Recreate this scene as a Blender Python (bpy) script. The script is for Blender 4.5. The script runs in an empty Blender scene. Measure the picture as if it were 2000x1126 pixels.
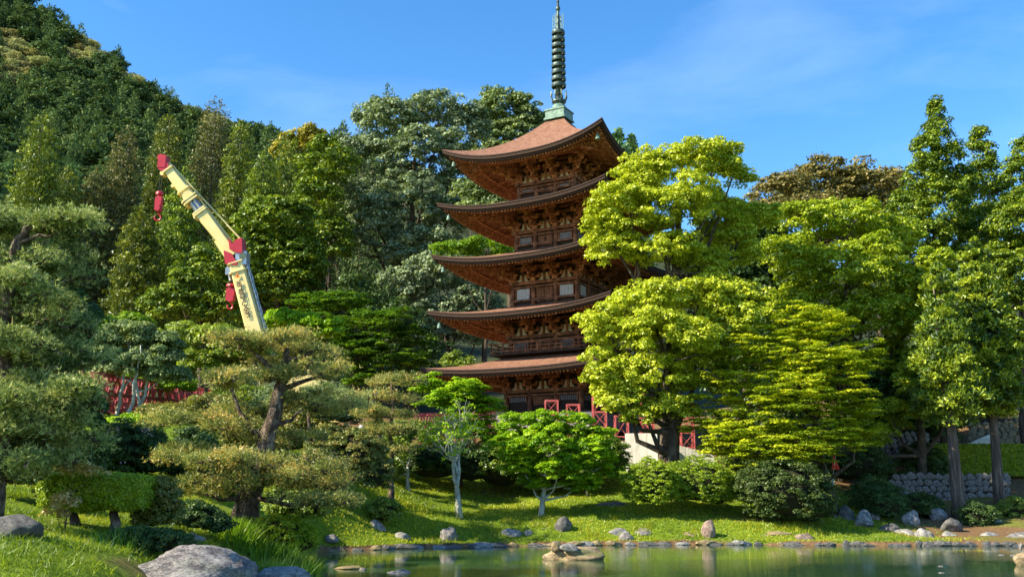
import bpy, bmesh, math, random
import numpy as np
from mathutils import Vector, Matrix, Euler
R = math.radians
# ------------------------------------------------------------------ camera, sky, sun, exposure
scn = bpy.context.scene
FPX, PITCH, CAMH = 1900.0, R(11.8), 2.2
cam_d = bpy.data.cameras.new("camera"); cam = bpy.data.objects.new("camera", cam_d)
scn.collection.objects.link(cam); scn.camera = cam
cam.location = (0, 0, CAMH); cam.rotation_euler = (R(90) + PITCH, 0, 0)
cam_d.sensor_width = 36.0; cam_d.lens = 36.0 * FPX / 2000.0
cam_d.clip_start = 0.1; cam_d.clip_end = 5000

SUN_AZ = Vector((-0.93, -0.33)).normalized()      # towards the sun, from the left and a little behind the camera
SUN_EL = R(36)
world = bpy.data.worlds.new("World"); scn.world = world; world.use_nodes = True
wt = world.node_tree; wt.nodes.clear()
def wn(t, **k):
    n = wt.nodes.new(t)
    for a, b in k.items(): setattr(n, a, b)
    return n
sky = wn('ShaderNodeTexSky', sky_type='NISHITA', sun_disc=False)
sky.sun_elevation = SUN_EL
sky.sun_rotation = math.atan2(SUN_AZ.x, SUN_AZ.y)
sky.altitude = 100; sky.air_density = 1.0; sky.dust_density = 0.3; sky.ozone_density = 3.0
hs = wn('ShaderNodeHueSaturation'); hs.inputs['Saturation'].default_value = 1.28; hs.inputs['Value'].default_value = 1.0
wt.links.new(sky.outputs[0], hs.inputs['Color'])
# thin cirrus
tc = wn('ShaderNodeTexCoord'); mp = wn('ShaderNodeMapping'); mp.inputs['Rotation'].default_value = (0.0, R(-32), R(8)); mp.inputs['Scale'].default_value = (2.2, 1.4, 7.5)
n1 = wn('ShaderNodeTexNoise'); n1.inputs['Scale'].default_value = 1.5; n1.inputs['Detail'].default_value = 7; n1.inputs['Roughness'].default_value = 0.55; n1.inputs['Distortion'].default_value = 0.5
r1 = wn('ShaderNodeMapRange'); r1.inputs[1].default_value = 0.50; r1.inputs[2].default_value = 0.86
wt.links.new(tc.outputs['Generated'], mp.inputs[0]); wt.links.new(mp.outputs[0], n1.inputs['Vector']); wt.links.new(n1.outputs[0], r1.inputs[0])
mx = wn('ShaderNodeMix', data_type='RGBA'); mx.inputs[7].default_value = (9.5, 10.5, 11.5, 1)
cm = wn('ShaderNodeMath', operation='MULTIPLY'); cm.inputs[1].default_value = 0.07
wt.links.new(r1.outputs[0], cm.inputs[0]); wt.links.new(cm.outputs[0], mx.inputs[0]); wt.links.new(hs.outputs[0], mx.inputs[6])
bg = wn('ShaderNodeBackground'); bg.inputs[1].default_value = 0.118
wo = wn('ShaderNodeOutputWorld'); wt.links.new(mx.outputs[2], bg.inputs[0]); wt.links.new(bg.outputs[0], wo.inputs[0])

sd = bpy.data.lights.new("sun", 'SUN'); sd.energy = 5.0; sd.angle = R(0.5); sd.color = (1.0, 0.90, 0.66)
sun = bpy.data.objects.new("sun", sd); scn.collection.objects.link(sun)
sv = Vector((SUN_AZ.x * math.cos(SUN_EL), SUN_AZ.y * math.cos(SUN_EL), math.sin(SUN_EL)))
sun.rotation_euler = sv.to_track_quat('Z', 'Y').to_euler(); sun.location = sv * 100
scn.view_settings.view_transform = 'Standard'; scn.view_settings.look = 'None'
scn.view_settings.exposure = 1.3; scn.view_settings.gamma = 1.0; scn.view_settings.use_curve_mapping = False
scn.cycles.max_bounces = 5; scn.cycles.diffuse_bounces = 3; scn.cycles.transmission_bounces = 3; scn.cycles.glossy_bounces = 2

# ------------------------------------------------------------------ helpers
C = scn.collection
def zat(py, Y): return CAMH + Y * math.tan(PITCH + math.atan((563 - py) / FPX))
def at(px, py, Y):                       # a photo pixel at a chosen distance -> metres
    z = zat(py, Y); d = Y * math.cos(PITCH) + (z - CAMH) * math.sin(PITCH)
    return np.array(((px - 1000) * d / FPX, Y, z))
def mpp(Y, py=700): return (Y * math.cos(PITCH) + (zat(py, Y) - CAMH) * math.sin(PITCH)) / FPX   # metres per pixel
def proj(P):
    P = np.asarray(P, float); d = P[..., 1] * math.cos(PITCH) + (P[..., 2] - CAMH) * math.sin(PITCH)
    u = -P[..., 1] * math.sin(PITCH) + (P[..., 2] - CAMH) * math.cos(PITCH)
    return 1000 + FPX * P[..., 0] / d, 563 - FPX * u / d
def props(o, label=None, cat=None, group=None, kind=None):
    if label: o['label'] = label
    if cat: o['category'] = cat
    if group: o['group'] = group
    if kind: o['kind'] = kind
    return o
def empty(name, loc, label, cat, group=None, rz=0):
    o = bpy.data.objects.new(name, None); C.objects.link(o); o.location = loc; o.rotation_euler = (0, 0, rz)
    o.empty_display_size = 0.3
    return props(o, label, cat, group)
def link(name, me, parent=None, mat=None, loc=None):
    if mat is not None and not me.materials: me.materials.append(mat)
    o = bpy.data.objects.new(name, me); C.objects.link(o)
    if loc is not None: o.location = loc
    if parent is not None: o.parent = parent
    return o
def quads_mesh(name, V, n, mat, tint=None, k=3):
    """n faces of k own vertices each"""
    me = bpy.data.meshes.new(name)
    me.vertices.add(n * k); me.vertices.foreach_set('co', np.ascontiguousarray(V, dtype=np.float32).ravel())
    me.loops.add(n * k); me.loops.foreach_set('vertex_index', np.arange(n * k, dtype=np.int32))
    me.polygons.add(n); me.polygons.foreach_set('loop_start', np.arange(0, n * k, k, dtype=np.int32))
    me.update(calc_edges=True)
    if tint is not None:
        a = me.attributes.new('tint', 'FLOAT', 'FACE'); a.data.foreach_set('value', np.asarray(tint, dtype=np.float32))
    me.materials.append(mat)
    return me
class MB:
    """collects shapes into one mesh"""
    def __init__(s): s.v = []; s.f = []; s.n = 0
    def add(s, V, F):
        s.v.append(np.asarray(V, float)); s.f += [tuple(i + s.n for i in f) for f in F]; s.n += len(V)
    def box(s, c, h, M=None):            # centre, half sizes, optional 3x3
        V = np.array([(x, y, z) for x in (-1, 1) for y in (-1, 1) for z in (-1, 1)], float) * np.array(h)
        if M is not None: V = V @ np.array(M).T
        s.add(V + np.array(c), [(0, 1, 3, 2), (4, 6, 7, 5), (0, 4, 5, 1), (2, 3, 7, 6), (0, 2, 6, 4), (1, 5, 7, 3)])
    def bar(s, a, b, w, h=None, up=(0, 0, 1)):
        a = np.array(a, float); b = np.array(b, float); h = h or w
        d = b - a; L = np.linalg.norm(d)
        if L < 1e-6: return
        d /= L; u = np.array(up, float)
        if abs(d @ u) > 0.98: u = np.array((1.0, 0, 0))
        x = np.cross(d, u); x /= np.linalg.norm(x); z = np.cross(x, d)
        M = np.stack([d, x, z], 1)
        s.box((a + b) / 2, (L / 2, w / 2, h / 2), M)
    def tube(s, pts, rad, k=7, cap=True):
        pts = [np.array(p, float) for p in pts]; m = len(pts)
        if np.isscalar(rad): rad = [rad] * m
        V = []; F = []
        u = None
        for i, p in enumerate(pts):
            d = pts[min(i + 1, m - 1)] - pts[max(i - 1, 0)]; d /= (np.linalg.norm(d) + 1e-9)
            if u is None: u = np.cross(d, (0, 0, 1.0) if abs(d[2]) < 0.9 else (1.0, 0, 0))
            u = u - d * (u @ d); u /= (np.linalg.norm(u) + 1e-9); w = np.cross(d, u)
            for j in range(k):
                a = 2 * math.pi * j / k; V.append(p + rad[i] * (math.cos(a) * u + math.sin(a) * w))
        for i in range(m - 1):
            for j in range(k):
                F.append((i * k + j, i * k + (j + 1) % k, (i + 1) * k + (j + 1) % k, (i + 1) * k + j))
        if cap: F.append(tuple(range(k))[::-1]); F.append(tuple((m - 1) * k + j for j in range(k)))
        s.add(V, F)
    def lathe(s, prof, c=(0, 0, 0), k=20, cap=True):
        V = []; F = []; m = len(prof)
        for r, z in prof:
            for j in range(k):
                a = 2 * math.pi * j / k; V.append((c[0] + r * math.cos(a), c[1] + r * math.sin(a), c[2] + z))
        for i in range(m - 1):
            for j in range(k): F.append((i * k + j, i * k + (j + 1) % k, (i + 1) * k + (j + 1) % k, (i + 1) * k + j))
        if cap: F.append(tuple(range(k))[::-1]); F.append(tuple((m - 1) * k + j for j in range(k)))
        s.add(V, F)
    def prism(s, poly, M):               # 2-D polygon in xz, thickness along y: M maps (x,y,z)->world; poly list, y0,y1
        pass
    def build(s, name, mat, parent=None, smooth=False, loc=None):
        me = bpy.data.meshes.new(name)
        me.from_pydata(np.concatenate(s.v).tolist() if s.v else [], [], s.f); me.update()
        if smooth: me.polygons.foreach_set('use_smooth', [True] * len(me.polygons))
        return link(name, me, parent, mat, loc)

# ------------------------------------------------------------------ materials
def mat(name):
    m = bpy.data.materials.new(name); m.use_nodes = True; nt = m.node_tree; nt.nodes.clear()
    out = nt.nodes.new('ShaderNodeOutputMaterial')
    def N(t, **k):
        n = nt.nodes.new(t)
        for a, b in k.items(): setattr(n, a, b)
        return n
    return m, N, nt.links.new, out
def ramp(N, stops):
    r = N('ShaderNodeValToRGB'); e = r.color_ramp.elements
    while len(e) < len(stops): e.new(0.5)
    for i, (p, c) in enumerate(stops): e[i].position = p; e[i].color = (*c, 1)
    return r
def leaf_mat(name, cols, trans=0.35, gloss=0.04, rough=0.45, objvar=0.0):
    m, N, L, out = mat(name)
    at_ = N('ShaderNodeAttribute', attribute_name='tint')
    k = len(cols); rp = ramp(N, [(i / (k - 1), c) for i, c in enumerate(cols)])
    L(at_.outputs['Fac'], rp.inputs[0]); col = rp.outputs[0]
    if objvar:
        oi = N('ShaderNodeObjectInfo'); h = N('ShaderNodeHueSaturation')
        a = N('ShaderNodeMapRange'); a.inputs[3].default_value = 1 - objvar; a.inputs[4].default_value = 1 + objvar
        b = N('ShaderNodeMapRange'); b.inputs[3].default_value = 0.48; b.inputs[4].default_value = 0.52
        L(oi.outputs['Random'], a.inputs[0]); L(a.outputs[0], h.inputs['Value'])
        L(oi.outputs['Random'], b.inputs[0]); L(b.outputs[0], h.inputs['Hue']); L(col, h.inputs['Color']); col = h.outputs[0]
    d = N('ShaderNodeBsdfDiffuse'); t = N('ShaderNodeBsdfTranslucent'); g = N('ShaderNodeBsdfGlossy'); g.inputs['Roughness'].default_value = rough
    th = N('ShaderNodeMix', data_type='RGBA', blend_type='MULTIPLY'); th.inputs[0].default_value = 1; th.inputs[7].default_value = (1.25, 1.3, 0.5, 1)
    L(col, d.inputs[0]); L(col, th.inputs[6]); L(th.outputs[2], t.inputs[0])
    g.inputs[0].default_value = (0.9, 0.95, 1, 1)
    m1 = N('ShaderNodeMixShader'); m1.inputs[0].default_value = trans; L(d.outputs[0], m1.inputs[1]); L(t.outputs[0], m1.inputs[2])
    m2 = N('ShaderNodeMixShader'); m2.inputs[0].default_value = gloss; L(m1.outputs[0], m2.inputs[1]); L(g.outputs[0], m2.inputs[2])
    L(m2.outputs[0], out.inputs[0]); return m
def noisy(name, cols, scale=4, stretch=(1, 1, 1), rough=0.8, bump=0.3, detail=6, metallic=0, bscale=None, coords='Object', dist=0.0, spec=0.3):
    m, N, L, out = mat(name)
    tcn = N('ShaderNodeTexCoord'); mpn = N('ShaderNodeMapping'); mpn.inputs['Scale'].default_value = stretch
    no = N('ShaderNodeTexNoise'); no.inputs['Scale'].default_value = scale; no.inputs['Detail'].default_value = detail; no.inputs['Roughness'].default_value = 0.62; no.inputs['Distortion'].default_value = dist
    L(tcn.outputs[coords], mpn.inputs[0]); L(mpn.outputs[0], no.inputs['Vector'])
    k = len(cols); rp = ramp(N, [(0.28 + 0.44 * i / max(1, k - 1), c) for i, c in enumerate(cols)]); L(no.outputs[0], rp.inputs[0])
    b = N('ShaderNodeBsdfPrincipled'); b.inputs['Roughness'].default_value = rough; b.inputs['Metallic'].default_value = metallic
    b.inputs['Specular IOR Level'].default_value = spec
    L(rp.outputs[0], b.inputs['Base Color'])
    if bump:
        nb = N('ShaderNodeTexNoise'); nb.inputs['Scale'].default_value = bscale or scale * 3; nb.inputs['Detail'].default_value = 5; L(mpn.outputs[0], nb.inputs['Vector'])
        bn = N('ShaderNodeBump'); bn.inputs['Strength'].default_value = bump; bn.inputs['Distance'].default_value = 0.05; L(nb.outputs[0], bn.inputs['Height']); L(bn.outputs[0], b.inputs['Normal'])
    L(b.outputs[0], out.inputs[0]); return m

M = {}
M['bright'] = leaf_mat('leaf_bright', [(0.15, 0.21, 0.012), (0.42, 0.48, 0.022), (0.66, 0.68, 0.06)], 0.32, 0.03)
M['lime'] = leaf_mat('leaf_lime', [(0.108, 0.231, 0.008), (0.264, 0.441, 0.012), (0.480, 0.609, 0.020)], 0.42, 0.02)
M['oak'] = leaf_mat('leaf_oak', [(0.103, 0.168, 0.010), (0.287, 0.378, 0.015), (0.529, 0.567, 0.030)], 0.35, 0.03)
M['azdark'] = leaf_mat('leaf_azalea_dark', [(0.025, 0.045, 0.012), (0.06, 0.10, 0.02), (0.13, 0.16, 0.035)], 0.2, 0.02)
M['maple'] = leaf_mat('leaf_maple', [(0.04, 0.10, 0.008), (0.13, 0.25, 0.012), (0.32, 0.44, 0.02)], 0.42, 0.02)
M['mapleY'] = leaf_mat('leaf_maple_yellow', [(0.120, 0.189, 0.010), (0.336, 0.420, 0.015), (0.600, 0.609, 0.030)], 0.42, 0.02)
M['mid'] = leaf_mat('leaf_mid', [(0.06, 0.11, 0.012), (0.17, 0.25, 0.02), (0.35, 0.42, 0.04)], 0.3, 0.04)
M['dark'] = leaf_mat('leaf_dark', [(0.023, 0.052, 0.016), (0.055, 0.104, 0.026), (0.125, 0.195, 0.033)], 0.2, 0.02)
M['silver'] = leaf_mat('leaf_silver', [(0.07, 0.105, 0.06), (0.19, 0.255, 0.13), (0.40, 0.46, 0.27)], 0.2, 0.03, 0.6)
M['grey'] = leaf_mat('leaf_grey', [(0.065, 0.104, 0.039), (0.169, 0.234, 0.078), (0.338, 0.403, 0.143)], 0.25, 0.03, 0.6)
M['brown'] = leaf_mat('leaf_brown', [(0.055, 0.065, 0.02), (0.17, 0.155, 0.045), (0.36, 0.27, 0.10)], 0.2, 0.02)
M['cedar'] = leaf_mat('leaf_cedar', [(0.03, 0.065, 0.008), (0.11, 0.18, 0.012), (0.36, 0.42, 0.02)], 0.2, 0.03)
M['cypress'] = leaf_mat('leaf_cypress', [(0.035, 0.07, 0.010), (0.12, 0.18, 0.018), (0.32, 0.38, 0.03)], 0.18, 0.03, objvar=0.25)
M['cypbrown'] = leaf_mat('leaf_cypress_brown', [(0.045, 0.055, 0.018), (0.12, 0.125, 0.035), (0.24, 0.22, 0.06)], 0.15, 0.03)
M['hill'] = leaf_mat('leaf_hill_hazed', [(0.04, 0.08, 0.04), (0.09, 0.16, 0.065), (0.20, 0.28, 0.10)], 0.15, 0.0, objvar=0.35)  # leaf colour shifted to blue-green in place of distance haze
M['hillpale'] = leaf_mat('leaf_hill_pale', [(0.16, 0.20, 0.07), (0.36, 0.36, 0.15), (0.60, 0.50, 0.24)], 0.15, 0.03, objvar=0.2)
M['yellow'] = leaf_mat('leaf_yellow', [(0.221, 0.242, 0.012), (0.469, 0.440, 0.020), (0.690, 0.550, 0.050)], 0.4, 0.02)
M['gold'] = leaf_mat('leaf_gold', [(0.16, 0.16, 0.02), (0.34, 0.30, 0.04), (0.5, 0.42, 0.06)], 0.3, 0.02)
M['azalea'] = leaf_mat('leaf_azalea', [(0.07, 0.11, 0.015), (0.17, 0.20, 0.03), (0.36, 0.24, 0.06)], 0.25, 0.03)
M['needle'] = leaf_mat('pine_needle', [(0.07, 0.10, 0.02), (0.21, 0.25, 0.05), (0.44, 0.44, 0.11), (0.66, 0.44, 0.14)], 0.2, 0.04)
M['needleG'] = leaf_mat('pine_needle_green', [(0.045, 0.085, 0.02), (0.17, 0.23, 0.06), (0.36, 0.42, 0.15), (0.55, 0.56, 0.25)], 0.2, 0.02)
M['topiary'] = leaf_mat('leaf_topiary', [(0.112, 0.180, 0.009), (0.254, 0.362, 0.011), (0.444, 0.501, 0.014)], 0.25, 0.03)
M['photinia'] = leaf_mat('leaf_photinia', [(0.20, 0.24, 0.04), (0.52, 0.36, 0.12), (0.75, 0.58, 0.24)], 0.35, 0.06)
M['flower'] = leaf_mat('petal', [(0.55, 0.30, 0.45), (0.7, 0.5, 0.62), (0.8, 0.7, 0.75)], 0.3, 0.02)
M['grass'] = leaf_mat('grass_blade', [(0.081, 0.144, 0.006), (0.244, 0.324, 0.010), (0.488, 0.456, 0.025)], 0.4, 0.03)
M['reed'] = leaf_mat('grass_tall', [(0.04, 0.11, 0.01), (0.10, 0.23, 0.015), (0.20, 0.33, 0.03)], 0.4, 0.03)
M['bark'] = noisy('bark', [(0.02, 0.014, 0.010), (0.07, 0.05, 0.035), (0.15, 0.12, 0.09)], 5, (1, 1, 0.35), 0.9, 0.9)
M['barkpine'] = noisy('bark_pine', [(0.015, 0.010, 0.008), (0.08, 0.055, 0.04), (0.30, 0.24, 0.19)], 8, (1, 1, 0.5), 0.9, 1.0)
M['barkpale'] = noisy('bark_pale', [(0.16, 0.16, 0.13), (0.34, 0.35, 0.30), (0.55, 0.56, 0.50)], 6, (1, 1, 0.4), 0.85, 0.5)
M['barkcedar'] = noisy('bark_cedar', [(0.03, 0.022, 0.018), (0.10, 0.075, 0.06), (0.22, 0.18, 0.15)], 7, (1, 1, 0.12), 0.9, 0.8)
M['darkcore'] = noisy('dark_core', [(0.012, 0.012, 0.006), (0.03, 0.03, 0.012)], 10, rough=0.95, bump=0)  # near-black colour of solid cores added inside bushes to stop see-through
M['roof'] = noisy('cypress_bark_roof', [(0.085, 0.042, 0.028), (0.18, 0.085, 0.055), (0.27, 0.14, 0.095), (0.26, 0.19, 0.15)], 3.2, (1, 1, 6), 0.85, 1.0, 10, bscale=14, spec=0.15)
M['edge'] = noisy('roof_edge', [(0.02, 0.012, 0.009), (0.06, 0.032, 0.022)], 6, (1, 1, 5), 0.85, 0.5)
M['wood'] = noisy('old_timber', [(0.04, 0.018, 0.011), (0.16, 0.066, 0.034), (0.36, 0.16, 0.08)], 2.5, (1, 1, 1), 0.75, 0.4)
M['woodlit'] = noisy('timber_lit_tone', [(0.06, 0.025, 0.014), (0.28, 0.11, 0.052), (0.62, 0.32, 0.15)], 4.5, (1, 1, 1), 0.75, 0.3)  # brighter timber copy: makes rafters and brackets under the eaves look lit
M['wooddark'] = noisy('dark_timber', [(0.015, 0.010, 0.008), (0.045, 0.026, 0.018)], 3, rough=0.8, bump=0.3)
M['plaster'] = noisy('plaster', [(0.24, 0.19, 0.13), (0.46, 0.39, 0.29), (0.58, 0.52, 0.42)], 5, rough=0.9, bump=0.1)
M['latticedim'] = noisy('lattice_dim', [(0.14, 0.13, 0.14), (0.26, 0.25, 0.27)], 5, rough=0.8, bump=0.1)  # same bars coloured duller, so these storeys look less lit
M['lattice'] = noisy('lattice_bright_copy', [(0.42, 0.43, 0.46), (0.66, 0.68, 0.72)], 5, rough=0.8, bump=0.1)  # brighter copy of the bars for the one storey that looks lit
M['verdigris'] = noisy('verdigris', [(0.04, 0.075, 0.065), (0.12, 0.21, 0.17), (0.24, 0.34, 0.28)], 4, (1, 1, 1.6), 0.6, 0.25)
M['bronze'] = noisy('dark_bronze', [(0.015, 0.022, 0.022), (0.05, 0.075, 0.068), (0.14, 0.20, 0.17)], 5, (1, 1, 1), 0.45, 0.2, metallic=0.3)
M['boom'] = noisy('crane_cream_paint', [(0.60, 0.45, 0.17), (0.70, 0.56, 0.23), (0.74, 0.62, 0.30)], 0.8, (1, 1, 1), 0.4, 0.03, spec=0.5)
M['redpaint'] = noisy('crane_red_paint', [(0.36, 0.012, 0.022), (0.50, 0.02, 0.035)], 2, rough=0.35, bump=0.03, spec=0.5)
M['steel'] = noisy('bare_steel', [(0.30, 0.30, 0.31), (0.5, 0.5, 0.51)], 3, rough=0.35, bump=0.05, metallic=0.8)
M['black'] = noisy('black_rubber', [(0.012, 0.012, 0.013), (0.03, 0.03, 0.03)], 5, rough=0.7, bump=0.1)
M['truss'] = noisy('scaffold_red', [(0.30, 0.05, 0.055), (0.48, 0.10, 0.10), (0.58, 0.18, 0.16)], 3, rough=0.55, bump=0.05)
M['trussdark'] = noisy('scaffold_dark_red', [(0.14, 0.015, 0.025), (0.30, 0.035, 0.05), (0.45, 0.12, 0.12)], 3, rough=0.55, bump=0.05)
M['ink'] = noisy('sign_ink', [(0.02, 0.018, 0.02), (0.03, 0.026, 0.03)], 5, rough=0.6, bump=0)
M['blueink'] = noisy('sign_blue', [(0.06, 0.16, 0.42), (0.08, 0.2, 0.5)], 5, rough=0.6, bump=0)
M['white'] = noisy('white_board', [(0.55, 0.55, 0.55), (0.72, 0.72, 0.72)], 3, rough=0.5, bump=0.02)
M['concrete'] = noisy('board_marked_concrete', [(0.42, 0.40, 0.36), (0.68, 0.66, 0.61), (0.80, 0.79, 0.75)], 1.1, (1, 1, 0.35), 0.85, 0.3, 9)
M['glass'] = noisy('cab_glass', [(0.02, 0.03, 0.035), (0.03, 0.04, 0.05)], 2, rough=0.08, bump=0, spec=0.8)
M['bamboo'] = noisy('bamboo_pole', [(0.35, 0.30, 0.10), (0.5, 0.42, 0.16)], 3, (1, 1, 4), 0.5, 0.1)
M['cloth_red'] = noisy('red_cloth', [(0.62, 0.05, 0.025), (0.72, 0.08, 0.04)], 4, rough=0.8, bump=0.1)
M['cloth_orange'] = noisy('orange_cloth', [(0.75, 0.22, 0.03), (0.8, 0.28, 0.05)], 4, rough=0.8, bump=0.1)
M['cloth_navy'] = noisy('navy_cloth', [(0.02, 0.03, 0.07), (0.03, 0.045, 0.09)], 4, rough=0.85, bump=0.1)
M['skin'] = noisy('skin', [(0.42, 0.25, 0.17), (0.5, 0.32, 0.22)], 6, rough=0.6, bump=0)
def rock_mat(name, cols, moss=0.25):
    m, N, L, out = mat(name)
    tcn = N('ShaderNodeTexCoord')
    no = N('ShaderNodeTexNoise'); no.inputs['Scale'].default_value = 3.2; no.inputs['Detail'].default_value = 10; no.inputs['Roughness'].default_value = 0.7
    n2 = N('ShaderNodeTexNoise'); n2.inputs['Scale'].default_value = 22; n2.inputs['Detail'].default_value = 6; n2.inputs['Roughness'].default_value = 0.8
    L(tcn.outputs['Object'], no.inputs['Vector']); L(tcn.outputs['Object'], n2.inputs['Vector'])
    ad = N('ShaderNodeMix', data_type='FLOAT'); ad.inputs[0].default_value = 0.5; L(no.outputs[0], ad.inputs[2]); L(n2.outputs[0], ad.inputs[3])
    k = len(cols); rp = ramp(N, [(0.39 + 0.2 * i / (k - 1), c) for i, c in enumerate(cols)]); L(ad.outputs[0], rp.inputs[0])
    ge = N('ShaderNodeNewGeometry'); sx = N('ShaderNodeSeparateXYZ'); L(ge.outputs['Normal'], sx.inputs[0])
    n3 = N('ShaderNodeTexNoise'); n3.inputs['Scale'].default_value = 1.6; n3.inputs['Detail'].default_value = 6; L(tcn.outputs['Object'], n3.inputs['Vector'])
    mr = N('ShaderNodeMapRange'); mr.inputs[1].default_value = 0.62 - moss * 0.4; mr.inputs[2].default_value = 0.72 - moss * 0.4; L(n3.outputs[0], mr.inputs[0])
    mm = N('ShaderNodeMath', operation='MULTIPLY'); mm.inputs[1].default_value = min(1, moss * 2); L(mr.outputs[0], mm.inputs[0])
    mxx = N('ShaderNodeMix', data_type='RGBA'); mxx.inputs[7].default_value = (0.09, 0.12, 0.03, 1); L(mm.outputs[0], mxx.inputs[0]); L(rp.outputs[0], mxx.inputs[6])
    b = N('ShaderNodeBsdfPrincipled'); b.inputs['Roughness'].default_value = 0.85; b.inputs['Specular IOR Level'].default_value = 0.3; L(mxx.outputs[2], b.inputs['Base Color'])
    bn = N('ShaderNodeBump'); bn.inputs['Strength'].default_value = 0.8; bn.inputs['Distance'].default_value = 0.06; L(ad.outputs[0], bn.inputs['Height']); L(bn.outputs[0], b.inputs['Normal'])
    L(b.outputs[0], out.inputs[0]); return m
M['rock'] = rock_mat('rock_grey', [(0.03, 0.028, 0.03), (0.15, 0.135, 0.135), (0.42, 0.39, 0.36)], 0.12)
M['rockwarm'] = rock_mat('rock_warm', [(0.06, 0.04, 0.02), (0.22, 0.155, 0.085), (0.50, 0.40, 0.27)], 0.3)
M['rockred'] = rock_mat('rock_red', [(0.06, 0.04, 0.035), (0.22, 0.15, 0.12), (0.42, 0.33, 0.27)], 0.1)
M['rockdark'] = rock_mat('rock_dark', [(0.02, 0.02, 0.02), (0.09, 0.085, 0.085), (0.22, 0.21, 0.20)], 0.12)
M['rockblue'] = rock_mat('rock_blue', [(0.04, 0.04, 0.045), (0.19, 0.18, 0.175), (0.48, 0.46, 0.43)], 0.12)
M['mortar'] = noisy('earth_joint', [(0.02, 0.018, 0.014), (0.06, 0.05, 0.035)], 4, rough=0.95, bump=0.3)
# ground: grass, bare earth in patches
def ground_mat():
    m, N, L, out = mat('garden_ground')
    tcn = N('ShaderNodeTexCoord')
    a = N('ShaderNodeTexNoise'); a.inputs['Scale'].default_value = 0.35; a.inputs['Detail'].default_value = 8; L(tcn.outputs['Object'], a.inputs['Vector'])
    b_ = N('ShaderNodeTexNoise'); b_.inputs['Scale'].default_value = 7; b_.inputs['Detail'].default_value = 8; b_.inputs['Roughness'].default_value = 0.75; L(tcn.outputs['Object'], b_.inputs['Vector'])
    g = ramp(N, [(0.3, (0.05, 0.085, 0.01)), (0.5, (0.13, 0.20, 0.014)), (0.7, (0.24, 0.29, 0.03))]); L(b_.outputs[0], g.inputs[0])
    e = ramp(N, [(0.3, (0.06, 0.035, 0.02)), (0.55, (0.20, 0.12, 0.06)), (0.75, (0.36, 0.25, 0.14))]); L(b_.outputs[0], e.inputs[0])
    vc = N('ShaderNodeAttribute', attribute_name='earth')
    ad = N('ShaderNodeMath', operation='ADD'); L(a.outputs[0], ad.inputs[0]); L(vc.outputs['Fac'], ad.inputs[1])
    mr = N('ShaderNodeMapRange'); mr.inputs[1].default_value = 0.75; mr.inputs[2].default_value = 1.0; L(ad.outputs[0], mr.inputs[0])
    mxx = N('ShaderNodeMix', data_type='RGBA'); L(mr.outputs[0], mxx.inputs[0]); L(g.outputs[0], mxx.inputs[6]); L(e.outputs[0], mxx.inputs[7])
    b = N('ShaderNodeBsdfPrincipled'); b.inputs['Roughness'].default_value = 0.95; b.inputs['Specular IOR Level'].default_value = 0.1; L(mxx.outputs[2], b.inputs['Base Color'])
    bn = N('ShaderNodeBump'); bn.inputs['Strength'].default_value = 0.8; bn.inputs['Distance'].default_value = 0.08; L(b_.outputs[0], bn.inputs['Height']); L(bn.outputs[0], b.inputs['Normal'])
    L(b.outputs[0], out.inputs[0]); return m
M['ground'] = ground_mat()
M['hillsoil'] = noisy('forest_floor', [(0.015, 0.022, 0.008), (0.035, 0.05, 0.015)], 0.2, rough=0.95, bump=0)
def water_mat():
    m, N, L, out = mat('pond_water')
    tcn = N('ShaderNodeTexCoord'); mpn = N('ShaderNodeMapping'); mpn.inputs['Scale'].default_value = (0.55, 1.6, 1); L(tcn.outputs['Object'], mpn.inputs[0])
    a = N('ShaderNodeTexNoise'); a.inputs['Scale'].default_value = 4.5; a.inputs['Detail'].default_value = 3; a.inputs['Roughness'].default_value = 0.55; L(mpn.outputs[0], a.inputs['Vector'])
    big = N('ShaderNodeTexNoise'); big.inputs['Scale'].default_value = 0.16; big.inputs['Detail'].default_value = 3; L(mpn.outputs[0], big.inputs['Vector'])
    st = N('ShaderNodeMapRange'); st.inputs[1].default_value = 0.38; st.inputs[2].default_value = 0.66; st.inputs[3].default_value = 0.06; st.inputs[4].default_value = 0.32; L(big.outputs[0], st.inputs[0])
    bn = N('ShaderNodeBump'); bn.inputs['Distance'].default_value = 0.02; L(a.outputs[0], bn.inputs['Height']); L(st.outputs[0], bn.inputs['Strength'])
    b = N('ShaderNodeBsdfPrincipled'); b.inputs['Base Color'].default_value = (0.03, 0.065, 0.03, 1); b.inputs['Roughness'].default_value = 0.015; b.inputs['IOR'].default_value = 1.33
    L(bn.outputs[0], b.inputs['Normal']); L(b.outputs[0], out.inputs[0]); return m
M['water'] = water_mat()

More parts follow.
